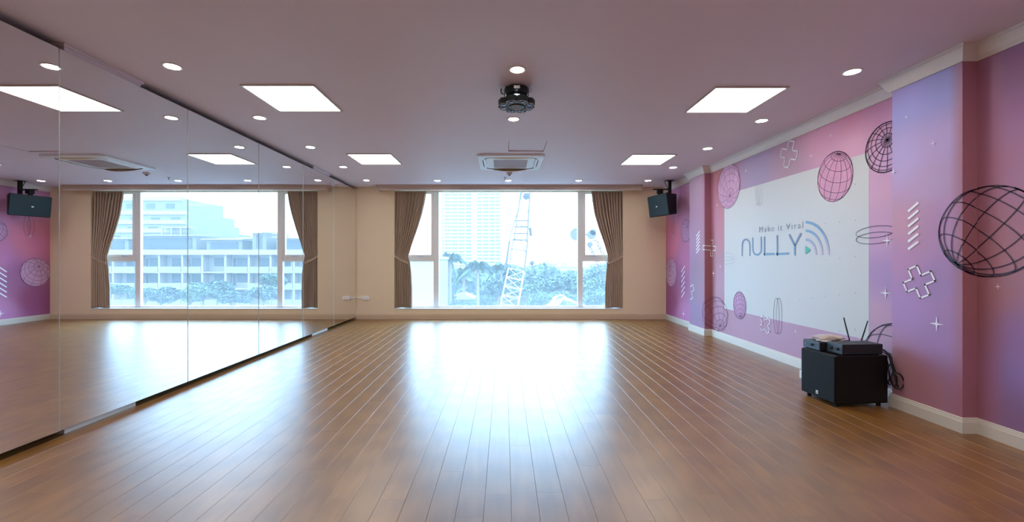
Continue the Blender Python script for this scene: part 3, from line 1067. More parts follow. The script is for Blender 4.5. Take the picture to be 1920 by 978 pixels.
# ------------------------------------------------------------------ ceiling lights
mem = mat('led_panel_glow', (0.9, 0.95, 1), 0.5, emit=((1.0, 0.93, 0.84), PANEL_L))
med = mat('downlight_glow', (0.9, 0.95, 1), 0.5, emit=((1.0, 0.93, 0.84), DOWN_L))
mwh = mat('white_plastic', (0.72, 0.72, 0.72), 0.4)
mal = mat('light_frame', (0.55, 0.50, 0.46), 0.4, 0.3)
def panel_light():
    r = empty('ceiling_panel_light', (0, 0, CEIL))
    f = MB()
    a, b_ = 0.325, 0.307
    for q in ((-a, a, -a, -b_), (-a, a, b_, a), (-a, -b_, -b_, b_), (b_, a, -b_, b_)):
        f.box(*q, -0.012, -0.0005)
    f.build('frame', mal, r)
    MB().box(-b_, b_, -b_, b_, -0.006, -0.002).build('diffuser', mem, r)
    return r
proto = panel_light()
XA, XB = -1.965, 2.175
ps = [(XA, 4.02, 'square ceiling light panel on the mirror side nearest the camera'), (XB, 4.06, 'square ceiling light panel on the mural side nearest the camera'),
      (XA + .03, 6.43, 'square ceiling light panel on the mirror side closer to the window'), (XB - .01, 6.46, 'square ceiling light panel on the mural side closer to the window'),
      (XA, 1.6, 'square ceiling light panel on the mirror side behind the view'), (XB, 1.6, 'square ceiling light panel on the mural side behind the view'),
      (XA, -0.8, 'square ceiling light panel on the mirror side at the rear wall'), (XB, -0.8, 'square ceiling light panel on the mural side at the rear wall')]
for i, (x_, y_, l) in enumerate(ps):
    o = proto if i == 0 else copy_tree(proto)
    o.location = (x_, y_, CEIL)
    tag(o, l, 'ceiling light', 'square ceiling light panels')
def downlight():
    r = empty('downlight', (0, 0, CEIL))
    MB().lathe([(0.052, -0.0005), (0.070, -0.0005), (0.070, -0.004), (0.064, -0.009), (0.054, -0.007), (0.052, -0.002)], n=28).build('trim_ring', mwh, r, smooth=40)
    MB().lathe([(0.052, -0.0005), (0.0535, -0.0065)], n=28).build('lens', med, r)
    return r
dl = downlight()
pos = []
rowname = ['nearest the camera', 'second from the camera', 'third from the camera', 'fourth from the camera', 'fifth, by the window wall']
for k, (pl_, pc, pr_) in enumerate((((323, 125), (970, 131), (1598, 135)), ((487, 221), (963, 223.5), (1428, 226.5)), ((582, 276), None, (1327, 278.5)), ((643.5, 313), None, (1262, 314)), ((687, 338), (953, 338.5), (1215, 338.5)))):
    pos.append((ceil_at(*pl_, 0.006), 'round downlight in the row above the mirrors, ' + rowname[k]))
    if pc:
        pos.append((ceil_at(*pc, 0.006), ['round downlight just camera-side of the black party light', 'round downlight just window-side of the black party light', '', '', 'round downlight behind the air conditioner, middle of the window row'][k]))
    pos.append((ceil_at(*pr_, 0.006), 'round downlight in the row beside the mural wall, ' + rowname[k]))
pos.append((ceil_at(820, 338.5, .006), 'round downlight in the window row between the mirror row and its middle'))
pos.append((ceil_at(1085, 338.5, .006), 'round downlight in the window row between its middle and the mural row'))
for x_ in (-2.6, 0.1, 2.73):
    for y_ in (2.14, 0.94, -0.3, -1.5):
        if x_ == 0.1 and y_ == 2.14: continue
        pos.append((Vector((x_, y_, 0)), 'round downlight in the ceiling out of view, %s, %s' % ({-2.6: 'mirror row', 0.1: 'middle row', 2.73: 'mural row'}[x_], {2.14: 'first behind the frame', 0.94: 'second behind the frame', -0.3: 'third behind the frame', -1.5: 'last by the rear wall'}[y_])))
for i, (p, l) in enumerate(pos):
    o = dl if i == 0 else copy_tree(dl)
    o.location = (p.x, p.y, CEIL)
    tag(o, l, 'ceiling light', 'round ceiling downlights')

# ------------------------------------------------------------------ air conditioner cassettes
mac = mat('ac_white', (0.74, 0.76, 0.80), 0.35)
mslot = mat('ac_slot', (0.03, 0.03, 0.04), 0.6)
mtan = mat('ac_flap_tan', (0.62, 0.47, 0.27), 0.45)
mgr = mat('ac_grille', (0.42, 0.33, 0.35), 0.5)
def cassette(label, y_c, x_c):
    r = empty('ceiling_air_conditioner', (x_c, y_c, CEIL), label=label, cat='air conditioner')
    a = 0.49
    d = 0.49
    f = MB()
    # frame plate with rounded-square slot ring; built as rings of a superellipse
    def ring(ra, rb, z, n=64, p=4.5, sq=False):
        out = []
        for k in range(n):
            t_ = 2 * PI * (k + 0.5) / n
            c_, s_ = math.cos(t_), math.sin(t_)
            if sq:
                m_ = max(abs(c_), abs(s_))
                out.append((ra * c_ / m_, rb * s_ / m_, z))
            else:
                q = (abs(c_) ** p + abs(s_) ** p) ** (-1 / p)
                out.append((ra * c_ * q, rb * s_ * q, z))
        return out
    def loft(mb, rs, mi=0, cap0=False, cap1=False):
        n = 64
        vs = [v for rg in rs for v in rg]
        fs = []
        for i in range(len(rs) - 1):
            for k in range(n):
                k2 = (k + 1) % n
                fs.append((i * n + k, i * n + k2, (i + 1) * n + k2, (i + 1) * n + k))
        if cap0: fs.append(tuple(range(n)))
        if cap1: fs.append(tuple(range((len(rs) - 1) * n, len(rs) * n)))
        mb.add(vs, fs, mi)
    loft(f, [ring(a, d, -0.0005, sq=True), ring(a, d, -0.022, sq=True), ring(a - .008, d - .008, -0.030, sq=True), ring(a * .86, d * .86, -0.034), ring(a * .86, d * .86, -0.012)])
    f.build('face_frame', mac, r, smooth=35)
    s = MB(); loft(s, [ring(a * .87, d * .87, -0.010), ring(a * .70, d * .70, -0.010)], cap1=True); s.build('air_slot', mslot, r)
    c = MB(); loft(c, [ring(a * .78, d * .78, -0.012), ring(a * .80, d * .80, -0.030), ring(a * .76, d * .76, -0.036), ring(a * .54, d * .54, -0.036, sq=True), ring(a * .54, d * .54, -0.030, sq=True)], cap1=True)
    c.build('centre_panel', mac, r, smooth=35)
    g1 = MB()
    for k in range(15):
        yy = -d * .50 + (d * 1.0) * k / 14
        g1.box(-a * .52, a * .52, yy - 0.012, yy + 0.012, -0.037, -0.0305)
    g1.build('intake_grille', mgr, r)
    # curved louvre flaps on the four sides
    for nm, ang in (('louvre', 0), ('louvre', 90), ('louvre', 180), ('louvre', 270)):
        m_ = MB()
        n = 12
        vs = []
        rr = (d if ang % 180 == 0 else a)
        Lh = 0.62 * (a if ang % 180 == 0 else d)
        for k in range(n + 1):
            u = -1 + 2 * k / n
            bow = 1 - u * u
            base = -rr * 0.855
            for (dy_, dz_) in ((0.0, -0.030), (0.03 + (0.05 if ang == 180 else 0.02) * bow, -0.034 - (0.045 if ang == 180 else 0.012) * bow), (0.03 + (0.05 if ang == 180 else 0.02) * bow, -0.038 - (0.045 if ang == 180 else 0.012) * bow), (0.0, -0.034)):
                vs.append(Vector((u * Lh, base + 0.012 + dy_ * .9, dz_)))
        M = Matrix.Rotation(R(ang), 3, 'Z')
        vs = [M @ v for v in vs]
        fs = []
        for k in range(n):
            for q in range(4):
                q2 = (q + 1) % 4
                fs.append((k * 4 + q, k * 4 + q2, (k + 1) * 4 + q2, (k + 1) * 4 + q))
        fs += [(0, 1, 2, 3), tuple(range(n * 4, n * 4 + 4))]
        m_.add(vs, fs)
        o = m_.build('louvre', mtan if ang % 180 == 0 else mac, r, smooth=40)
        if ang % 180 == 0:
            o['label'] = 'tan curved flap'
    return r
cassette('white square ceiling air conditioner with open flaps near the window', 6.60, 0.098)
cassette('white ceiling air conditioner cut off by the top picture edge', 1.955, 0.17)

# smoke detector and sprinkler
p = ceil_at(955, 327, 0.03)
r = empty('smoke_detector', (p.x, p.y, CEIL), label='small round smoke detector between the air conditioner and window row', cat='detector')
MB().lathe([(0.052, -0.0005), (0.055, -0.012), (0.045, -0.028), (0.02, -0.034)], n=20).build('base', mat('detector_pink', (0.6, 0.45, 0.42), 0.5), r, smooth=40)
MB().lathe([(0.026, -0.033), (0.026, -0.040), (0.012, -0.052)], n=16).build('sensor_cap', mat('sensor_dark', (0.12, 0.1, 0.11), 0.5), r, smooth=40)
r = empty('fire_sprinkler', (0.02, 7.85, CEIL), label='tiny metal fire sprinkler head on the ceiling near the window', cat='sprinkler')
MB().lathe([(0.028, -0.0005), (0.026, -0.006), (0.008, -0.008), (0.008, -0.03)], n=14).build('rose', mat('sprinkler_metal', (0.35, 0.33, 0.35), 0.3, 0.8), r)
MB().lathe([(0.003, -0.03), (0.003, -0.045), (0.018, -0.046), (0.018, -0.049)], n=12).build('deflector', mat('sprinkler_metal'), r)

# ------------------------------------------------------------------ party light on the ceiling
mblk = mat('black_gloss', (0.004, 0.010, 0.014), 0.22, spec=0.5)
mblk2 = mat('black_satin', (0.006, 0.008, 0.010), 0.45, spec=0.3)
mlens = mat('lens_glass', (0.10, 0.14, 0.20), 0.05, 0.6)
mwl = mat('white_edge_paint', (0.70, 0.74, 0.80), 0.4)
PLY = 3.78
PLX = (968.5 - 945) / 800 * PLY
r = empty('party_light', (PLX, PLY, CEIL), label='black multi-head party light hanging from the ceiling', cat='stage light')
r.scale = (0.88, 0.88, 0.80)
MB().lathe([(0.04, -0.0005), (0.06, -0.002), (0.11, -0.006), (0.125, -0.016), (0.125, -0.085), (0.118, -0.094)], n=32).build('base_drum', mblk, r, smooth=35)
MB().box(-0.030, 0.030, -0.1275, -0.1235, -0.055, -0.025).build('nameplate', mwl, r)
MB().lathe([(0.105, -0.094), (0.105, -0.100), (0.115, -0.104), (0.115, -0.168), (0.10, -0.175)], n=32).build('motor_drum', mblk, r, smooth=35)
MB().box(-0.028, 0.028, -0.1175, -0.1135, -0.150, -0.112).build('display_window', mat('display_blue', (0.25, 0.45, 0.55), 0.2), r)
for s_ in (-1, 1):
    q = MB().tube([(s_ * 0.122, -0.01, -0.035), (s_ * 0.150, -0.01, -0.035)], [0.014, 0.018], 12)
    q.build('bracket_knob', mwl, r)
    q = MB().box(s_ * 0.108 - 0.004, s_ * 0.108 + 0.004, -0.058, -0.050, -0.150, -0.085)
    q.build('bracket_rod', mwl, r)
yk = MB().tube([(-0.153, 0, -0.005), (-0.158, 0, -0.03), (-0.150, 0, -0.058), (-0.128, 0, -0.066)], 0.006, 8)
yk.build('hanging_hook', mblk2, r)
# lower ring of eight pods
MB().lathe([(0.06, -0.150), (0.115, -0.152), (0.115, -0.196), (0.07, -0.206)], n=8).build('hub', mblk2, r)
for k in range(8):
    a_ = R(22.5 + 45 * k)
    M = Matrix.Rotation(a_, 3, 'Z')
    pod = MB()
    prof = [(-0.046, 0.095), (0.046, 0.095), (0.058, 0.150), (0.036, 0.182), (-0.036, 0.182), (-0.058, 0.150)]
    vs = [M @ Vector((u, v, z)) for z in (-0.204, -0.145) for u, v in prof]
    fs = [tuple(range(6)), tuple(range(6, 12))] + [(i, (i + 1) % 6, 6 + (i + 1) % 6, 6 + i) for i in range(6)]
    pod.add(vs, fs)
    po_ = pod.build('light_pod', mblk2, r)
    fr_ = MB()
    rim = [M @ Vector((u * 0.92, 0.138 + (v - 0.138) * 0.92, -0.206)) for u, v in prof]
    fr_.tube(rim, 0.0022, 4, closed=True)
    for u in (-0.0, ):
        fr_.tube([M @ Vector((-0.038, 0.12, -0.2065)), M @ Vector((0.038, 0.165, -0.2065))], 0.0018, 4)
        fr_.tube([M @ Vector((0.038, 0.12, -0.2065)), M @ Vector((-0.038, 0.165, -0.2065))], 0.0018, 4)
    fr_.build('pod_rim', mwl, po_)
    ln = MB().lathe([(0.026, 0.0), (0.024, -0.004), (0.012, -0.008)], c=M @ Vector((0, 0.140, -0.204)), n=14)
    ln.build('pod_lens', mlens, po_)
MB().lathe([(0.075, -0.204), (0.075, -0.210), (0.060, -0.213)], n=28).build('centre_plate', mblk2, r)
for rr in (0.068, 0.040, 0.02):
    MB().tube([(rr * math.cos(2 * PI * k / 28), rr * math.sin(2 * PI * k / 28), -0.214) for k in range(28)], 0.0025, 5, closed=True).build('centre_ring', mwl, r)

# ------------------------------------------------------------------ wall / ceiling speaker
msp = mat('speaker_black', (0.008, 0.008, 0.009), 0.6, spec=0.3)
mgrl = mat('speaker_grille', (0.016, 0.030, 0.038), 0.6, spec=0.3, bump=0.3, bscale=400)
SP = Vector((3.055, 8.17, 2.272))
r = empty('wall_speaker', (SP.x, SP.y, SP.z), R(0), label='black loudspeaker hung from a ceiling bracket in the window corner', cat='loudspeaker')
ang = R(14)   # local +Y is the back; front looks to the room and mirrors
M = Matrix.Rotation(ang, 3, 'Z') @ Matrix.Rotation(R(0), 3, 'X')
# local frame: front faces -x', width along y'
def sp(u, v, z):
    return M @ Vector((u, v, z))
Wd, Hh, Dp = 0.315, 0.203, 0.30
c = MB()
# taper backwards, tilted face: top further forward
vs = [sp(-Dp/2 + 0.05, -Wd, -Hh), sp(-Dp/2 + 0.05, Wd, -Hh), sp(-Dp/2, Wd, Hh), sp(-Dp/2, -Wd, Hh),
      sp(Dp/2, -Wd * .62, -Hh + .03), sp(Dp/2, Wd * .62, -Hh + .03), sp(Dp/2, Wd * .62, Hh - .0), sp(Dp/2, -Wd * .62, Hh - .0)]
c.add(vs, [(0, 1, 2, 3), (4, 5, 6, 7), (0, 4, 5, 1), (2, 6, 7, 3), (1, 5, 6, 2), (0, 4, 7, 3)])
o = c.build('cabinet', msp, r)
bv = o.modifiers.new('b', 'BEVEL'); bv.width = 0.012; bv.segments = 2
gq = MB()
vs = [sp(-Dp/2 + 0.05 - .008 + .003, -Wd + .015, -Hh + .015), sp(-Dp/2 + 0.05 - .005, Wd - .015, -Hh + .015), sp(-Dp/2 - .006, Wd - .015, Hh - .015), sp(-Dp/2 - .006, -Wd + .015, Hh - .015)]
vs += [v + M @ Vector((0.012, 0, 0)) for v in vs]
gq.add(vs, [(0, 1, 2, 3), (7, 6, 5, 4), (0, 4, 5, 1), (1, 5, 6, 2), (2, 6, 7, 3), (3, 7, 4, 0)])
gq.build('grille', mgrl, r)
bd = MB().box(-0.004, 0.004, -0.016, 0.016, -0.012, 0.012)
bd.v = [tuple(M @ (Vector(v) + Vector((-Dp/2 + 0.012, 0.02, -0.02)))) for v in bd.v]
bd.build('badge', mwh, r)
br = MB()
hz = CEIL - SP.z - 0.0005
br.box(0.10, 0.14, -0.03, 0.03, 0.1, hz)
br.box(0.05, 0.19, -0.06, 0.06, hz - 0.006, hz)
br.box(-0.20, 0.12, -0.025, 0.025, Hh + 0.10, Hh + 0.12)
br.box(-0.12, -0.02, -0.04, 0.04, Hh + 0.03, Hh + 0.10)
br.box(-0.10, -0.06, -0.03, 0.03, Hh - 0.005, Hh + 0.03)
br.build('bracket', msp, r)
cb_ = MB().tube([(0.02, 0.0, hz), (0.03, -0.01, hz - .06), (0.08, -0.01, hz - .14), (0.10, 0.0, 0.22), (0.12, 0.04, 0.10)], 0.006, 6)
cb_.build('cable', msp, r)

# ------------------------------------------------------------------ subwoofer stack
msub = mat('subwoofer_black', (0.006, 0.005, 0.005), 0.5, spec=0.25, noise=0.1, nscale=40)
sx, sy = 2.762, 3.56
sr = R(4)
r = empty('subwoofer', (sx, sy, 0), sr, label='black subwoofer cabinet standing on floor by the mural wall', cat='subwoofer')
SW, SD, SH0, SH1 = 0.475, 0.375, 0.030, 0.432
o = MB().bbox(0.012, SW, 0, SD, SH0, SH1, 0.006).build('cabinet', msub, r)
o = MB().bbox(0.0, 0.0118, 0.006, SD - 0.006, SH0 + .006, SH1 - .006, 0.004).build('front_grille', mat('sub_grille', (0.010, 0.012, 0.014), 0.7, spec=0.2, bump=0.2, bscale=500), r)
bdg = MB().box(-0.0035, 0.0, 0.175, 0.197, 0.062, 0.092)
bdg.build('badge', mat('badge_white', (0.75, 0.8, 0.88), 0.35), r)
bd2 = MB().box(-0.0045, -0.0035, 0.180, 0.192, 0.068, 0.076)
bd2.build('badge_emblem', mat('badge_grey', (0.25, 0.28, 0.33), 0.4), r)
for (a_, b_) in ((0.05, 0.04), (0.05, SD - .04), (SW - .05, 0.04), (SW - .05, SD - .04)):
    MB().lathe([(0.017, 0.0), (0.017, 0.026), (0.022, 0.0305)], c=(a_, b_, 0), n=14).build('foot', msub, r)
# receiver units on top
mdev = mat('device_black', (0.020, 0.022, 0.028), 0.45, spec=0.3)
mdevf = mat('device_front_blue', (0.045, 0.075, 0.11), 0.3)
MS = Matrix.Translation((sx, sy, 0)) @ Matrix.Rotation(sr, 4, 'Z')
def dev(name, x0, x1, y0, y1, z0, z1, label, knobs):
    p_ = MS @ Vector(((x0 + x1) / 2, (y0 + y1) / 2, z0))
    d_ = empty(name, p_, sr, label=label, cat='audio device')
    cx, cy_ = (x0 + x1) / 2, (y0 + y1) / 2
    MB().bbox(x0 - cx + .006, x1 - cx, y0 - cy_, y1 - cy_, 0.008, z1 - z0, 0.003).build('casing', mdev, d_)
    MB().bbox(x0 - cx, x0 - cx + .006, y0 - cy_, y1 - cy_, 0.008, z1 - z0 - .001, 0.002).build('front_panel', mdevf, d_)
    for yy, zz, rr in knobs:
        M_ = Matrix.Rotation(R(-90), 3, 'Y')
        MB().lathe([(rr, 0.0), (rr, 0.010), (rr * .85, 0.013)], c=(x0 - cx, yy, zz), n=16, M=M_).build('knob', mblk2, d_)
    for fx_ in (x0 - cx + .03, x1 - cx - .03):
        for fy_ in (y0 - cy_ + .02, y1 - cy_ - .02):
            MB().lathe([(0.008, 0), (0.009, 0.0085)], c=(fx_, fy_, 0), n=10).build('foot', mblk2, d_)
    return d_
dA = dev('wireless_receiver', 0.02, 0.30, 0.185, 0.372, SH1, SH1 + 0.078, 'flat black receiver under the plastic bag on the subwoofer', [(-0.012, 0.045, 0.011)])
MB().box(-0.1445, -0.1398, 0.055, 0.063, 0.036, 0.046).build('indicator', mat('badge_grey'), dA)
dB = dev('karaoke_mixer', 0.075, 0.440, 0.012, 0.170, SH1, SH1 + 0.093, 'black mixer box with two knobs on the near side of the subwoofer', [(0.028, 0.048, 0.013), (-0.032, 0.048, 0.013)])
def antenna(p0, p1, lab):
    o = MB().tube([p0, Vector(p0).lerp(Vector(p1), .5), p1], [0.0065, 0.005, 0.0035], 8).build('antenna', mblk2, None, origin=tuple(p0))
    return o
for k, (b0, b1) in enumerate(((at(1593, 629, 3.86), at(1582, 595, 3.86)), (at(1614, 631, 3.78), at(1627, 601, 3.78)))):
    b0.z = min(b0.z, SH1 + 0.078 - 0.01)
    li = dA.matrix_world.inverted() if False else (Matrix.Translation(dA.location) @ Matrix.Rotation(sr, 4, 'Z')).inverted()
    p0, p1 = li @ b0, li @ b1
    q = MB().tube([Vector((0.1400, (0.07 if k == 0 else -0.03), 0.045)), Vector((0.158, (0.07 if k == 0 else -0.03), 0.05)), Vector((p0.x, p0.y, 0.075)) * 1.0, p0.lerp(p1, .5), p1], [0.007, 0.007, 0.0065, 0.0055, 0.0045], 8)
    q.build('antenna', mblk2, dA)

# plastic bag with contents
mbag = bpy.data.materials.new('clear_plastic')
mbag.use_nodes = True
t = mbag.node_tree
b = t.nodes['Principled BSDF']
b.inputs['Base Color'].default_value = (0.8, 0.82, 0.85, 1)
b.inputs['Roughness'].default_value = 0.25
b.inputs['Alpha'].default_value = 0.4
def lump(cx, cy_, z, rx, ry, rz, seed, n=10, m_=16, amp=0.25, fl=0.0):
    rg = random.Random(seed)
    ph = [rg.random() * 6 for _ in range(6)]
    vs, fs = [], []
    for i in range(n + 1):
        th = PI * i / n
        for k in range(m_):
            a = 2 * PI * k / m_
            q = 1 + amp * (math.sin(3 * a + ph[0]) * math.sin(2 * th + ph[1]) + 0.6 * math.sin(5 * a + ph[2] + 3 * th) + 0.4 * math.sin(8 * a + ph[3] - 4 * th)) * math.sin(th)
            zz = math.cos(th) * rz * (1 + .3 * math.sin(4 * a + ph[4]) * math.sin(th))
            vs.append((cx + rx * q * math.sin(th) * math.cos(a), cy_ + ry * q * math.sin(th) * math.sin(a), max(z, z + rz + zz)))
    for i in range(n):
        for k in range(m_):
            k2 = (k + 1) % m_
            fs.append((i * m_ + k, i * m_ + k2, (i + 1) * m_ + k2, (i + 1) * m_ + k))
    return vs, fs
ztop = SH1 + 0.0785
bpz = MS @ Vector((0.195, 0.275, ztop))
bag = empty('plastic_bag', bpz, sr, label='crumpled clear plastic bag with tan contents on top of the receiver', cat='bag')
m_ = MB(); m_.add(*lump(-0.02, 0.0, 0.0, 0.125, 0.078, 0.027, 3, 14, 40, 0.22)); m_.build('film', mbag, bag)
m_ = MB(); m_.add(*lump(0.0, -0.01, 0.001, 0.095, 0.045, 0.023, 5, 12, 30, 0.28)); m_.build('contents', mat('tan_contents', (0.62, 0.46, 0.22), 0.6, noise=0.5, nscale=60), bag)
m_ = MB(); m_.add(*lump(-0.085, -0.03, 0.0, 0.055, 0.055, 0.006, 8, 8, 24, 0.25)); m_.build('crumpled_end', mat('white_film', (0.78, 0.78, 0.78), 0.35), bag)

# cables behind the subwoofer
r = empty('cable_bundle', (3.25, 3.72, 0.35), label='tangled black cables hanging behind the subwoofer against the pilaster', cat='cable')
def P(px, py, y): return at(px, py, y) - Vector((3.25, 3.72, 0.35))
def cable(pts, rad=0.006, name='cable'):
    # smooth through the points
    pts = [Vector(p) for p in pts]
    out = []
    for i in range(len(pts) - 1):
        p0 = pts[max(i - 1, 0)]; p1 = pts[i]; p2 = pts[i + 1]; p3 = pts[min(i + 2, len(pts) - 1)]
        for k in range(6):
            t_ = k / 6
            out.append(0.5 * ((2 * p1) + (-p0 + p2) * t_ + (2 * p0 - 5 * p1 + 4 * p2 - p3) * t_ ** 2 + (-p0 + 3 * p1 - 3 * p2 + p3) * t_ ** 3))
    out.append(pts[-1])
    MB().tube(out, rad, 7).build(name, mblk2, r, smooth=True)
yc = 3.50
cable([P(1656, 655, 3.62), P(1664, 662, 3.58), P(1671, 680, 3.54), P(1676, 700, 3.52), P(1680, 715, 3.50), P(1684, 726, 3.50)], 0.0065)
cable([P(1656, 660, 3.62), P(1668, 668, 3.58), P(1675, 685, 3.54), P(1680, 698, 3.52), P(1688, 702, 3.50), P(1694, 712, 3.50), P(1694, 722, 3.50), P(1688, 729, 3.50), P(1679, 727, 3.52), P(1673, 718, 3.53), P(1671, 706, 3.53), P(1676, 699, 3.53)], 0.0055)
cable([P(1657, 664, 3.63), P(1664, 678, 3.60), P(1666, 695, 3.58), P(1669, 712, 3.56), P(1676, 724, 3.54), P(1682, 716, 3.53), P(1680, 704, 3.53), P(1672, 698, 3.55)], 0.0055)
cable([P(1655, 668, 3.64), P(1662, 680, 3.62), P(1660, 700, 3.62), P(1664, 715, 3.60), P(1670, 722, 3.58)], 0.006)
cable([P(1657, 657, 3.63), P(1668, 664, 3.60), P(1672, 676, 3.58), P(1665, 690, 3.58), P(1668, 704, 3.57), P(1664, 720, 3.58)], 0.005)
# white box at the wall behind the subwoofer
r = empty('power_strip', (3.25, 4.40, 0), label='white box on the floor between subwoofer and baseboard', cat='power strip')
MB().bbox(-0.155, 0.10, -0.10, 0.075, 0.0, 0.085, 0.006).build('housing', mwh, r)
for k in range(3):
    MB().box(-0.12 + 0.07 * k, -0.08 + 0.07 * k, -0.045, 0.005, 0.085, 0.087).build('socket', mat('socket_grey', (0.45, 0.45, 0.46), 0.5), r)

# socket with trunking beside the mirror
r = empty('wall_socket', (-2.885, YB - 0.0005, 0.43), label='white double power socket low on the window wall beside the mirror', cat='socket')
MB().bbox(-0.075, 0.075, -0.040, 0.0, -0.022 - 0.0, 0.052, 0.006).build('face_plate', mat('socket_white', (0.92, 0.92, 0.90), 0.3), r)
for s_ in (-1, 1):
    for d_ in (-1, 1):
        MB().box(s_ * .035 - .003 + d_ * .009, s_ * .035 + .003 + d_ * .009, -0.0415, -0.040, 0.006, 0.024).build('slot', mat('socket_grey'), r)
MB().box(-0.184, -0.0755, -0.018, 0.0, 0.006, 0.030).build('trunking', mat('socket_white'), r)

# ------------------------------------------------------------------ outside
GZ = -12.0
mgrd = mat('ground_grey', (0.067, 0.063, 0.054), 0.9, noise=0.3, nscale=0.05)
struct(MB().box(-300, 300, 14, 500, GZ - 0.5, GZ), 'ground', mgrd, 'grey ground far below the window')
mW = mat('facade_white', (0.149, 0.120, 0.106), 0.8, noise=0.08, nscale=0.3)
mT = mat('tower_facade', (0.096, 0.080, 0.069), 0.8)
mTs = mat('tower_slab', (0.182, 0.143, 0.123), 0.8)
mTw = mat('tower_glass', (0.053, 0.049, 0.046), 0.6, spec=0.1)
mWin = mat('dark_window', (0.048, 0.049, 0.051), 0.6, spec=0.1)
mLeafA = mat('leaf_green', (0.048, 0.076, 0.046), 0.7, noise=0.5, nscale=0.6)
mLeafB = mat('leaf_blue_green', (0.038, 0.059, 0.050), 0.7, noise=0.4, nscale=0.6)
mTrunk = mat('trunk_grey', (0.154, 0.109, 0.085), 0.9)

# tower far off
TY = 330
def tx(px): return (px - 945) / 800 * TY
x0, x1 = tx(828), tx(940)
r = empty('tower_block', ((x0 + x1) / 2, TY, GZ), label='tall hazy apartment tower with many floor bands behind the palms', cat='building')
oxT = r.location.x
zt_ = CH + (487 - 330) / 800 * TY
MB().box(x0 - oxT, tx(884) - oxT, 2, 30, 0, zt_ - GZ).build('left_wing', mTw, r)
MB().box(tx(895) - oxT, x1 - oxT, 0, 30, 0, zt_ - GZ).build('right_wing', mTw, r)
MB().box(tx(884) - oxT, tx(895) - oxT, -1.5, 30, 0, zt_ - GZ + 4).build('stair_core', mTs, r)
z = 1.0
while z < zt_ - GZ:
    MB().box(x0 - oxT - .5, tx(884) - oxT, 0.2, 2, z, z + 1.5).build('floor_band', mTs, r)
    MB().box(tx(895) - oxT, x1 - oxT + .5, -1.8, 0, z, z + 1.5).build('floor_band', mTs, r)
    z += 2.75
for px in (833, 846, 859, 872):
    MB().box(tx(px) - oxT - .5, tx(px) - oxT + .5, 0.6, 2, 0, zt_ - GZ).build('pier', mTs, r)
for px in (905, 917, 929, 938):
    MB().box(tx(px) - oxT - .5, tx(px) - oxT + .5, -1.4, 0, 0, zt_ - GZ).build('pier', mTs, r)
# distant low blocks along the skyline
k = 0
for (pa, pb, py, Y, lab) in ((985, 1010, 500, 300, 'low distant block right of the crane, nearly lost in haze'), (1012, 1046, 493, 380, 'wide distant block with a flat roof in haze behind the trees'), (1046, 1085, 499, 320, 'distant block beside the mullion in haze'),
                             (938, 960, 503, 280, 'small distant block between tower and crane'), (1092, 1140, 501, 340, 'distant block seen through the mural-side sash')):
    xa, xb = (pa - 945) / 800 * Y, (pb - 945) / 800 * Y
    zz = CH + (487 - py) / 800 * Y
    q = empty('distant_building', ((xa + xb) / 2, Y, GZ), label=lab, cat='building')
    hw = (xb - xa) / 2
    MB().box(-hw, hw, 0, 18, 0, zz - GZ).build('body', mT, q)
    MB().box(-hw * .5, hw * .1, 4, 12, zz - GZ, zz - GZ + 3).build('roof_hut', mW, q)
    for f_ in range(1, 5):
        MB().box(-hw - .1, hw + .1, -0.5, -0.01, zz - GZ - 3.2 * f_, zz - GZ - 3.2 * f_ + 1.1).build('floor_band', mTs, q)
# pale blank building by the left sash
xa, xb = at(735, 0, 34).x, at(815, 0, 34).x
q = empty('pale_building', ((xa + xb) / 2, 34, GZ), label='pale blank-walled building behind the mirror-side lower pane', cat='building')
zz = at(0, 486, 34).z
MB().box(-(xb - xa) / 2, (xb - xa) / 2, 0, 8, 0, zz - GZ).build('wall', mW, q)
MB().box(-(xb - xa) / 2 - .1, (xb - xa) / 2 + .1, -0.15, 8.1, zz - GZ, zz - GZ + 0.25).build('parapet', mTs, q)
# white roofs among the trees
for px, py, Y, lab in ((1045, 521, 75, 'long pale awning roof among the trees'), (1057, 560, 40, 'small white roofed shed at the foot of the trees'), (868, 552, 55, 'small white shed under the palms'), (985, 548, 62, 'small white roof beside the crane base')):
    p_ = at(px, py, Y)
    q = empty('shed', (p_.x, p_.y, GZ), label=lab, cat='building')
    hw = 1.6 if Y < 60 else 3.2
    MB().box(-hw, hw, -1, 2, 0, p_.z - GZ - .5).build('wall', mT, q)
    MB().prism([(-hw - .3, p_.z - GZ - .5), (hw + .3, p_.z - GZ - .5), (0, p_.z - GZ + .25)], 1, -1.4, 2.4).build('roof', mTs, q)

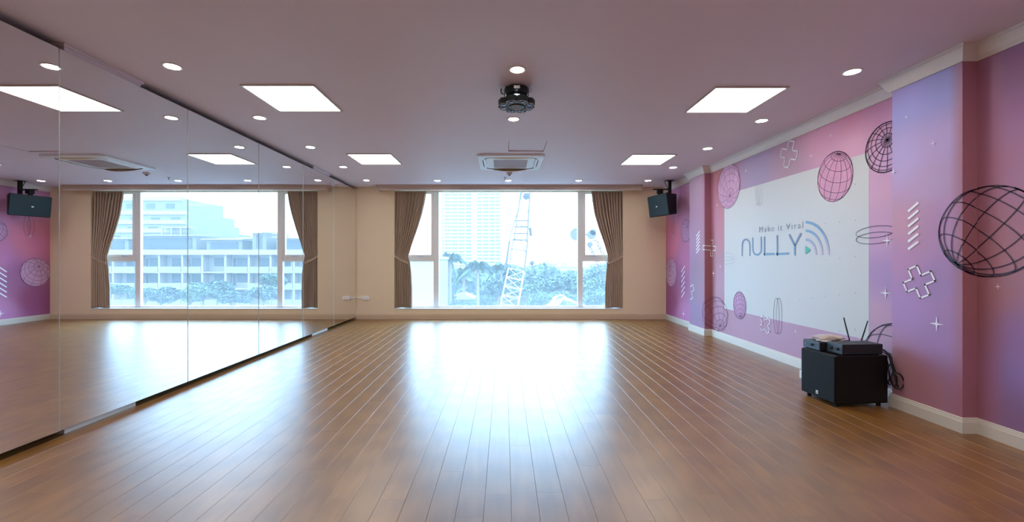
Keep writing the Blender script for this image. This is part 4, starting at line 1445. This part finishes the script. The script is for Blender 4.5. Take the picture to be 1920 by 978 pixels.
# vegetation
def leaf_mesh(name, rx, ry, rz, n, size, seed, m, dome=True):
    rg = np.random.RandomState(seed)
    K = 26
    cc = rg.normal(size=(K, 3)); cc /= np.linalg.norm(cc, axis=1)[:, None]
    cc *= rg.uniform(0.35, 0.85, K)[:, None]
    cc[:, 2] = np.abs(cc[:, 2]) * 0.9 - 0.15 if dome else cc[:, 2]
    idx = rg.randint(0, K, n)
    d = rg.normal(size=(n, 3)); d /= np.linalg.norm(d, axis=1)[:, None]
    p = cc[idx] + d * rg.uniform(0.7, 1.0, n)[:, None] * rg.uniform(0.22, 0.36, K)[idx][:, None]
    p *= np.array([rx, ry, rz])
    a = rg.normal(size=(n, 3)); a /= np.linalg.norm(a, axis=1)[:, None]
    b_ = np.cross(a, rg.normal(size=(n, 3))); b_ /= np.linalg.norm(b_, axis=1)[:, None]
    s = size * rg.uniform(0.6, 1.3, n)[:, None]
    v = np.stack([p - a * s, p + b_ * s * .55, p + a * s, p - b_ * s * .55], 1).reshape(-1, 3)
    me = bpy.data.meshes.new(name)
    me.from_pydata(v.tolist(), [], [(4 * i, 4 * i + 1, 4 * i + 2, 4 * i + 3) for i in range(n)])
    me.materials.append(m)
    return me
crown_meshes = [leaf_mesh('crown', 1, 1, 0.85, 2600, 0.085, 11 + k, (mLeafA if k % 2 == 0 else mLeafB)) for k in range(4)]
def trunk_mesh(hh, r0):
    mb = MB().tube([(0, 0, 0), (0.05 * hh * .2, 0, hh * .5), (0, 0, hh)], [r0, r0 * .75, r0 * .5], 7)
    for k in range(4):
        a = k * PI / 2 + .4
        mb.tube([(0, 0, hh * .85), (math.cos(a) * r0 * 4, math.sin(a) * r0 * 4, hh * 1.02)], [r0 * .4, r0 * .2], 5)
    return mb
def tree(px, py, Y, rad, label, k, flat=1.0, mirror_side=False, group='trees outside the window'):
    if mirror_side:
        x_ = -6.16 + (945 - px) / 800 * Y
        p_ = Vector((x_, Y, CH + (487 - py) / 800 * Y))
    else:
        p_ = at(px, py, Y)
    q = empty('broadleaf_tree', (p_.x, p_.y, GZ), label=label, cat='tree', group=group)
    c_ = bpy.data.objects.new('crown', crown_meshes[k % 4]); COL.objects.link(c_); c_.parent = q
    c_.location = (0, 0, p_.z - GZ); c_.scale = (rad, rad, rad * flat); c_.rotation_euler = (0, 0, k * 1.3)
    trunk_mesh(p_.z - GZ, 0.22).build('trunk', mTrunk, q)
    return q
TL = [(833, 563, 46, 1.6, 'round bush-like tree at the main pane corner by mirror-side mullion', 0, .8), (866, 572, 42, 1.4, 'low tree at the foot of the nearest palm', 1, .7),
      (908, 568, 48, 1.7, 'low tree under the middle palm', 2, .8), (932, 545, 50, 2.0, 'dense tree just before the crane foot', 3, 1.0),
      (990, 545, 56, 2.6, 'tree right behind the crane base', 0, .8), (1012, 530, 60, 3.6, 'wide umbrella-shaped tree right of the crane', 1, .55),
      (1050, 535, 64, 4.0, 'broad flat-crowned tree at the middle of the skyline', 3, .6), (1078, 528, 78, 3.2, 'tree behind the mural-side mullion', 2, .8),
      (1035, 562, 44, 2.2, 'low tree near the bottom of the main pane', 0, .7), (1012, 566, 40, 1.6, 'small bush by the crane foot', 2, .8), (1066, 568, 40, 1.7, 'small bush near the white shed', 1, .8),
      (1104, 540, 62, 3.0, 'tree seen through the mural-side lower pane', 0, .9), (1128, 528, 74, 3.6, 'tree beside the tied curtain in the mural-side pane', 3, .9), (1118, 562, 46, 2.2, 'low tree at the bottom of the mural-side pane', 2, .7)]
for a in TL:
    tree(a[0], a[1], a[2], a[3], a[4], a[5], a[6])
# thin far treeline
tl = MB()
far = bpy.data.meshes.new('far')
rg = np.random.RandomState(5)
n = 9000
pxs = rg.uniform(820, 1150, n); Y = rg.uniform(120, 170, n)
X = (pxs - 945) / 800 * Y
top_ = CH - (507 - 487) / 800 * Y + 1.5 * np.sin(X * .21) + 1.0 * np.sin(X * .53 + 1)
Zc = GZ + (top_ - GZ) * np.sqrt(rg.uniform(0, 1, n))
c_ = np.stack([X, Y, Zc], 1)
a = rg.normal(size=(n, 3)); a /= np.linalg.norm(a, axis=1)[:, None]
b_ = np.cross(a, rg.normal(size=(n, 3))); b_ /= np.linalg.norm(b_, axis=1)[:, None]
v = np.stack([c_ - a * .9, c_ + b_ * .7, c_ + a * .9, c_ - b_ * .7], 1).reshape(-1, 3)
far.from_pydata(v.tolist(), [], [(4 * i, 4 * i + 1, 4 * i + 2, 4 * i + 3) for i in range(n)])
far.materials.append(mLeafB)
o = bpy.data.objects.new('far_treeline', far); COL.objects.link(o)
tag(o, 'low distant belt of trees along the horizon', 'trees', kind='stuff')

def palm(px, py, Y, sz, label, seed):
    p_ = at(px, py, Y)
    q = empty('palm_tree', (p_.x, p_.y, GZ), label=label, cat='tree', group='palm trees outside the window')
    H = p_.z - GZ
    MB().tube([(0, 0, 0), (.1, 0, H * .5), (0, 0, H)], [.26, .19, .15], 8).build('trunk', mTrunk, q)
    rg = random.Random(seed)
    nfr = 20
    for k in range(nfr):
        az = 2 * PI * k / nfr + rg.uniform(-.2, .2)
        el = rg.uniform(-0.1, 1.25)
        Lf = sz * rg.uniform(.85, 1.1)
        m_ = MB()
        prev = Vector((0, 0, H))
        d0 = Vector((math.cos(az) * math.cos(el), math.sin(az) * math.cos(el), math.sin(el)))
        pts = []
        for j in range(9):
            t_ = j / 8
            pts.append(Vector((0, 0, H)) + d0 * Lf * t_ + Vector((0, 0, -1)) * Lf * 0.75 * t_ * t_)
        m_.tube(pts, [0.05 * (1 - .8 * j / 8) for j in range(9)], 3)
        side = d0.cross(Vector((0, 0, 1)))
        if side.length < .05: side = Vector((1, 0, 0))
        side.normalize()
        for j in range(1, 9):
            for sgn in (-1, 1):
                for sub in (0, .5):
                    if j == 8 and sub: continue
                    a_ = pts[j].lerp(pts[min(j + 1, 8)], sub)
                    ll = Lf * 0.30 * (1 - .5 * abs(j / 8 - .4))
                    tip = a_ + side * sgn * ll * .75 + Vector((0, 0, -ll * .75)) + d0 * ll * .25
                    dw = d0 * 0.15
                    m_.add([a_ - dw, a_ + dw, tip], [(0, 1, 2)])
        m_.build('frond', mLeafB if k % 2 else mLeafA, q, fixn=False)
palm(843, 487, 44, 2.2, 'tallest palm tree, next to the mirror-side mullion', 1)
palm(895, 502, 46, 2.3, 'palm tree midway between the mullion and crane', 2)
palm(869, 512, 54, 2.3, 'palm tree behind the two nearest palms', 3)
palm(940, 501, 58, 2.4, 'palm tree just behind the crane boom', 4)
palm(958, 512, 60, 1.7, 'smaller palm tree hidden partly by the crane boom', 5)

# cranes
mcr = mat('crane_white', (0.211, 0.168, 0.146), 0.5)
mcrd = mat('crane_blue_grey', (0.019, 0.015, 0.018), 0.7)
mcrm = mat('crane_mauve', (0.048, 0.035, 0.039), 0.7)
def lattice(root, A, B, w0, w1, nseg, rad, mchord=mcr, mbr=mcr, t0=0.0):
    A, B = Vector(A), Vector(B)
    d = (B - A).normalized()
    sx_ = Vector((1, 0, 0)) - d * d.x; sx_.normalize()
    sy_ = d.cross(sx_)
    def cor(t_, i):
        w_ = w0 + (w1 - w0) * t_
        s1, s2 = ((-1, -1), (1, -1), (1, 1), (-1, 1))[i]
        return A.lerp(B, t_) + sx_ * s1 * w_ / 2 + sy_ * s2 * w_ / 2
    for i in range(4):
        MB().tube([cor(0, i), cor(1, i)], rad, 6).build('chord', mchord, root)
    for k in range(nseg):
        m_ = MB()
        ta, tb = k / nseg, (k + 1) / nseg
        for i in range(4):
            j = (i + 1) % 4
            m_.tube([cor(ta, i), cor(tb, j)] if k % 2 == 0 else [cor(ta, j), cor(tb, i)], rad * .6, 5)
            m_.tube([cor(tb, i), cor(tb, j)], rad * .6, 5)
        m_.build('lattice_bracing', mbr, root)
    return cor
CY = 36
base = at(950, 640, CY); A0 = at(953, 575, CY); B0 = at(973.5, 450, CY)
r = empty('crane', (base.x, CY, GZ), label='white lattice boom crane rising in the middle of the window', cat='crane')
loc = r.location.copy()
def rel(v): return tuple(Vector(v) - loc)
Agr = at(938, 760, CY)
lattice(r, rel(at(951, 590, CY)), rel(at(968, 505, CY)), 1.50, 1.35, 5, 0.055)
lattice(r, rel(at(968, 505, CY)), rel(at(976, 450, CY)), 1.35, 1.22, 3, 0.045, mcrm, mcrm)
lattice(r, rel(at(976, 450, CY)), rel(at(987, 340, CY)), 1.10, 0.72, 4, 0.05, mcrm, mcrm)
for py, wd in ((414.5, .58), (426, .60), (438, .62), (450, .66)):
    c0 = at(985 - (py - 356) * .112, py, CY)
    MB().tube([rel(c0 + Vector((-wd, -.5, 0))), rel(c0 + Vector((wd, -.5, 0)))], 0.06, 6).build('cross_bar', mcrd, r)
MB().tube([rel(at(950, 500, CY)), rel(at(957, 440, CY)), rel(at(972, 392, CY)), rel(at(980, 350, CY))], 0.05, 5).build('backstay', mcrm, r)
MB().tube([rel(at(947, 505, CY) ), rel(at(955, 452, CY))], 0.10, 6).build('back_mast', mcrm, r)
MB().tube([rel(at(940, 760, CY)), rel(at(951, 590, CY))], 0.6, 8).build('boom_foot', mcr, r)
mb = MB(); M_ = Matrix.Rotation(R(90), 3, 'X')
mb.lathe([(0.28, -.12), (0.30, 0), (0.28, .12)], c=rel(at(987, 368, CY)), n=16, M=M_); mb.build('sheave', mcrd, r)
hx = at(996.5, 430, CY - .6)
MB().tube([rel(at(994, 427, CY)), rel(at(995.5, 442, CY))], .13, 8).build('sheave_block', mcrd, r)
MB().tube([rel(at(997.5, 440, CY)), rel(at(998, 493, CY))], 0.018, 5).build('hoist_cable', mcrd, r)
mb = MB(); mb.lathe([(0.05, -.2), (.17, -.12), (.2, 0), (.17, .12), (.05, .2)], c=rel(at(998, 492.5, CY)), n=14); mb.build('hook_ball', mcrd, r)
MB().tube([rel(at(998, 497, CY)), rel(at(997.5, 512, CY))], 0.05, 6).build('hook', mcrd, r)
# second boom in the mural-side sash
C2 = 40
r = empty('crane', (at(1150, 0, C2).x, C2, GZ), label='smaller white crane arm seen through the mural-side sash', cat='crane')
loc = r.location.copy()
lattice(r, rel(at(1172, 585, C2)), rel(at(1110, 452, C2)), 1.1, 0.8, 8, 0.05, mcrm, mcrm)
MB().tube([rel(at(1172, 760, C2)), rel(at(1172, 585, C2))], 0.6, 8).build('boom_foot', mcr, r)
for px, py, rr in ((1109, 440, .42), (1112, 435, .30), (1106, 458, .25)):
    mb = MB(); mb.lathe([(rr, -.12), (rr * 1.05, 0), (rr, .12)], c=rel(at(px, py, C2)), n=18, M=M_); mb.build('sheave', mcrm, r)
mb = MB(); mb.lathe([(.55, -.12), (.58, 0), (.55, .12)], c=rel(at(1080, 439, C2)), n=20, M=M_); mb.build('sheave', mcrm, r)
MB().tube([rel(at(1081, 439, C2)), rel(at(1109, 440, C2))], .10, 6).build('head_arm', mcrm, r)

# buildings that only the mirrors show
def vx(px, Y): return -6.16 + (945 - px) / 800 * Y
def vz(py, Y): return CH + (487 - py) / 800 * Y
Y = 80.0
xa, xb = 24.0, 76.0
q = empty('apartment_building', ((xa + xb) / 2, Y, GZ), label='long white balcony block reflected in the mirrors', cat='building')
cx = q.location.x
ztp = vz(468, Y)
MB().box(xa - cx, xb - cx, 1.8, 14, 0, ztp - GZ).build('body', mW, q)
st = 3.1
bays = [24.0]
while bays[-1] < 76: bays.append(bays[-1] + 4.35)
for fl in range(5):
    z0 = ztp - 1.0 - st * (fl + 1)
    MB().box(xa - cx - .3, xb - cx + .3, 0.0, 1.8, z0 - GZ - 0.25, z0 - GZ).build('balcony_slab', mTs, q)
    if z0 - GZ < 1: break
    for i in range(len(bays) - 1):
        bx = bays[i] - cx
        if (i + fl) % 7 != 5:
            MB().box(bx + .25, bx + 4.1, 0.0, 0.12, z0 - GZ, z0 - GZ + .95).build('balcony_parapet', mW, q)
        wn = MB().box(bx + .9 + (i % 3) * .3, bx + 3.2, 1.70, 1.80, z0 - GZ + 1.0, z0 - GZ + 2.6).build('window', mWin, q)
        if i % 2 == 0:
            MB().box(bx + 3.45, bx + 3.9, 1.70, 1.80, z0 - GZ + .2, z0 - GZ + 2.5).build('balcony_door', mWin, q)
for i, bx in enumerate(bays):
    MB().box(bx - cx - .15, bx - cx + .2, 0.1, 1.8, 0, ztp - GZ - .9).build('dividing_wall', mTs, q)
MB().box(xa - cx - .5, xb - cx + .5, -0.3, 2.2, ztp - GZ - .95, ztp - GZ).build('roof_parapet', mTs, q)
for a_, b_, zz, dz in ((30, 38, 0, 2.4), (40, 43, 0, 3.4), (45, 52, 0, 2.0), (54, 66, 0, 2.8), (68, 75, 0, 2.2)):
    MB().box(a_ - cx, b_ - cx, 4, 10, ztp - GZ, ztp - GZ + dz).build('roof_room', mT, q)
    MB().prism([(3.2, ztp - GZ + dz + .05), (10.8, ztp - GZ + dz + .5), (10.8, ztp - GZ + dz + .65), (3.2, ztp - GZ + dz + .2)], 0, a_ - cx - .6, b_ - cx + .6).build('canopy', mTs, q)
    MB().box(a_ - cx + .8, b_ - cx - .8, 3.9, 4.0, ztp - GZ + .3, ztp - GZ + dz - .4).build('window', mWin, q)
# stepped block behind
Y2 = 120.0
q = empty('stepped_building', (vx(300, Y2), Y2, GZ), label='taller stepped block behind the balcony block in the mirrors', cat='building')
cx = q.location.x
for (pa, pb, py, dy) in ((150, 357, 430, 0), (150, 330, 412, 3), (150, 318, 392, 6), (150, 292, 362, 9)):
    xa_, xb_ = vx(pb, Y2), vx(pa, Y2)
    MB().box(xa_ - cx, xb_ - cx, dy, 30, 0, vz(py, Y2) - GZ).build('tier', mT, q)
    MB().box(xa_ - cx - .3, xb_ - cx + .3, dy - .4, dy, vz(py, Y2) - GZ - .9, vz(py, Y2) - GZ + .3).build('parapet', mTs, q)
    for k in range(5):
        a_ = xa_ - cx + 2 + k * 6
        MB().box(a_, a_ + 2.6, dy - .08, dy, vz(py, Y2) - GZ - 3.2, vz(py, Y2) - GZ - 1.7).build('window', mWin, q)
pg = MB()
xa_ = vx(365, Y2) - cx
for k in range(4):
    pg.box(xa_ + k * 2.6, xa_ + k * 2.6 + .3, -2, -1.7, vz(447, Y2) - GZ - 4, vz(428, Y2) - GZ)
pg.box(xa_, xa_ + 8.2, -2, 1, vz(428, Y2) - GZ, vz(428, Y2) - GZ + .35)
pg.build('pergola', mTs, q)
for k, (pa, pb, py, YY, lab) in enumerate(((450, 540, 448, 130, 'distant low block reflected near the curtain side of the mirror'), (500, 516, 438, 150, 'small distant roof tower reflected in the mirrors'), (360, 450, 456, 162, 'distant flat roofed block reflected over the balcony block'))):
    xa_, xb_ = vx(pb, YY), vx(pa, YY)
    q = empty('distant_building', ((xa_ + xb_) / 2, YY, GZ), label=lab, cat='building')
    hw = (xb_ - xa_) / 2
    MB().box(-hw, hw, 0, 12, 0, vz(py, YY) - GZ).build('body', mT, q)
    MB().box(-hw - .2, hw + .2, -.4, 12.2, vz(py, YY) - GZ, vz(py, YY) - GZ + .5).build('parapet', mTs, q)
for k, (px, py, Y3, rad, lab) in enumerate(((385, 548, 62, 3.2, 'round tree before the balcony block, middle of the mirrored view'), (412, 540, 64, 2.8, 'tree beside the round one in the mirrored view'), (360, 556, 60, 2.4, 'lower tree on the far left side of the round mirrored tree'),
                                  (300, 556, 60, 2.6, 'low spreading tree near the mirrored mullion'), (270, 552, 60, 2.2, 'tree touching the mirrored left mullion'), (500, 550, 60, 2.6, 'tree at the curtain side of the mirrored main pane'), (515, 528, 66, 2.4, 'taller tree before the mirrored balcony ends'),
                                  (440, 560, 56, 2.0, 'small low tree in the mirrored view'), (225, 545, 66, 2.4, 'tree seen through the mirrored sash'))):
    tree(px, py, Y3, rad, lab, k, .8, True, 'trees shown only by the mirrors')

# haze in the air outside
hz_ = bpy.data.materials.new('haze')
hz_.use_nodes = True
t = hz_.node_tree
t.nodes.clear()
o_ = t.nodes.new('ShaderNodeOutputMaterial')
vsn = t.nodes.new('ShaderNodeVolumeScatter')
vsn.inputs['Color'].default_value = (0.93, 0.98, 1.0, 1)
vsn.inputs['Density'].default_value = 0.0004
vsn.inputs['Anisotropy'].default_value = 0.2
t.links.new(vsn.outputs[0], o_.inputs['Volume'])
o = MB().box(-280, 280, 16, 430, GZ + 0.01, 70).build('haze', hz_)
tag(o, 'pale morning haze over the city', 'haze', kind='stuff')
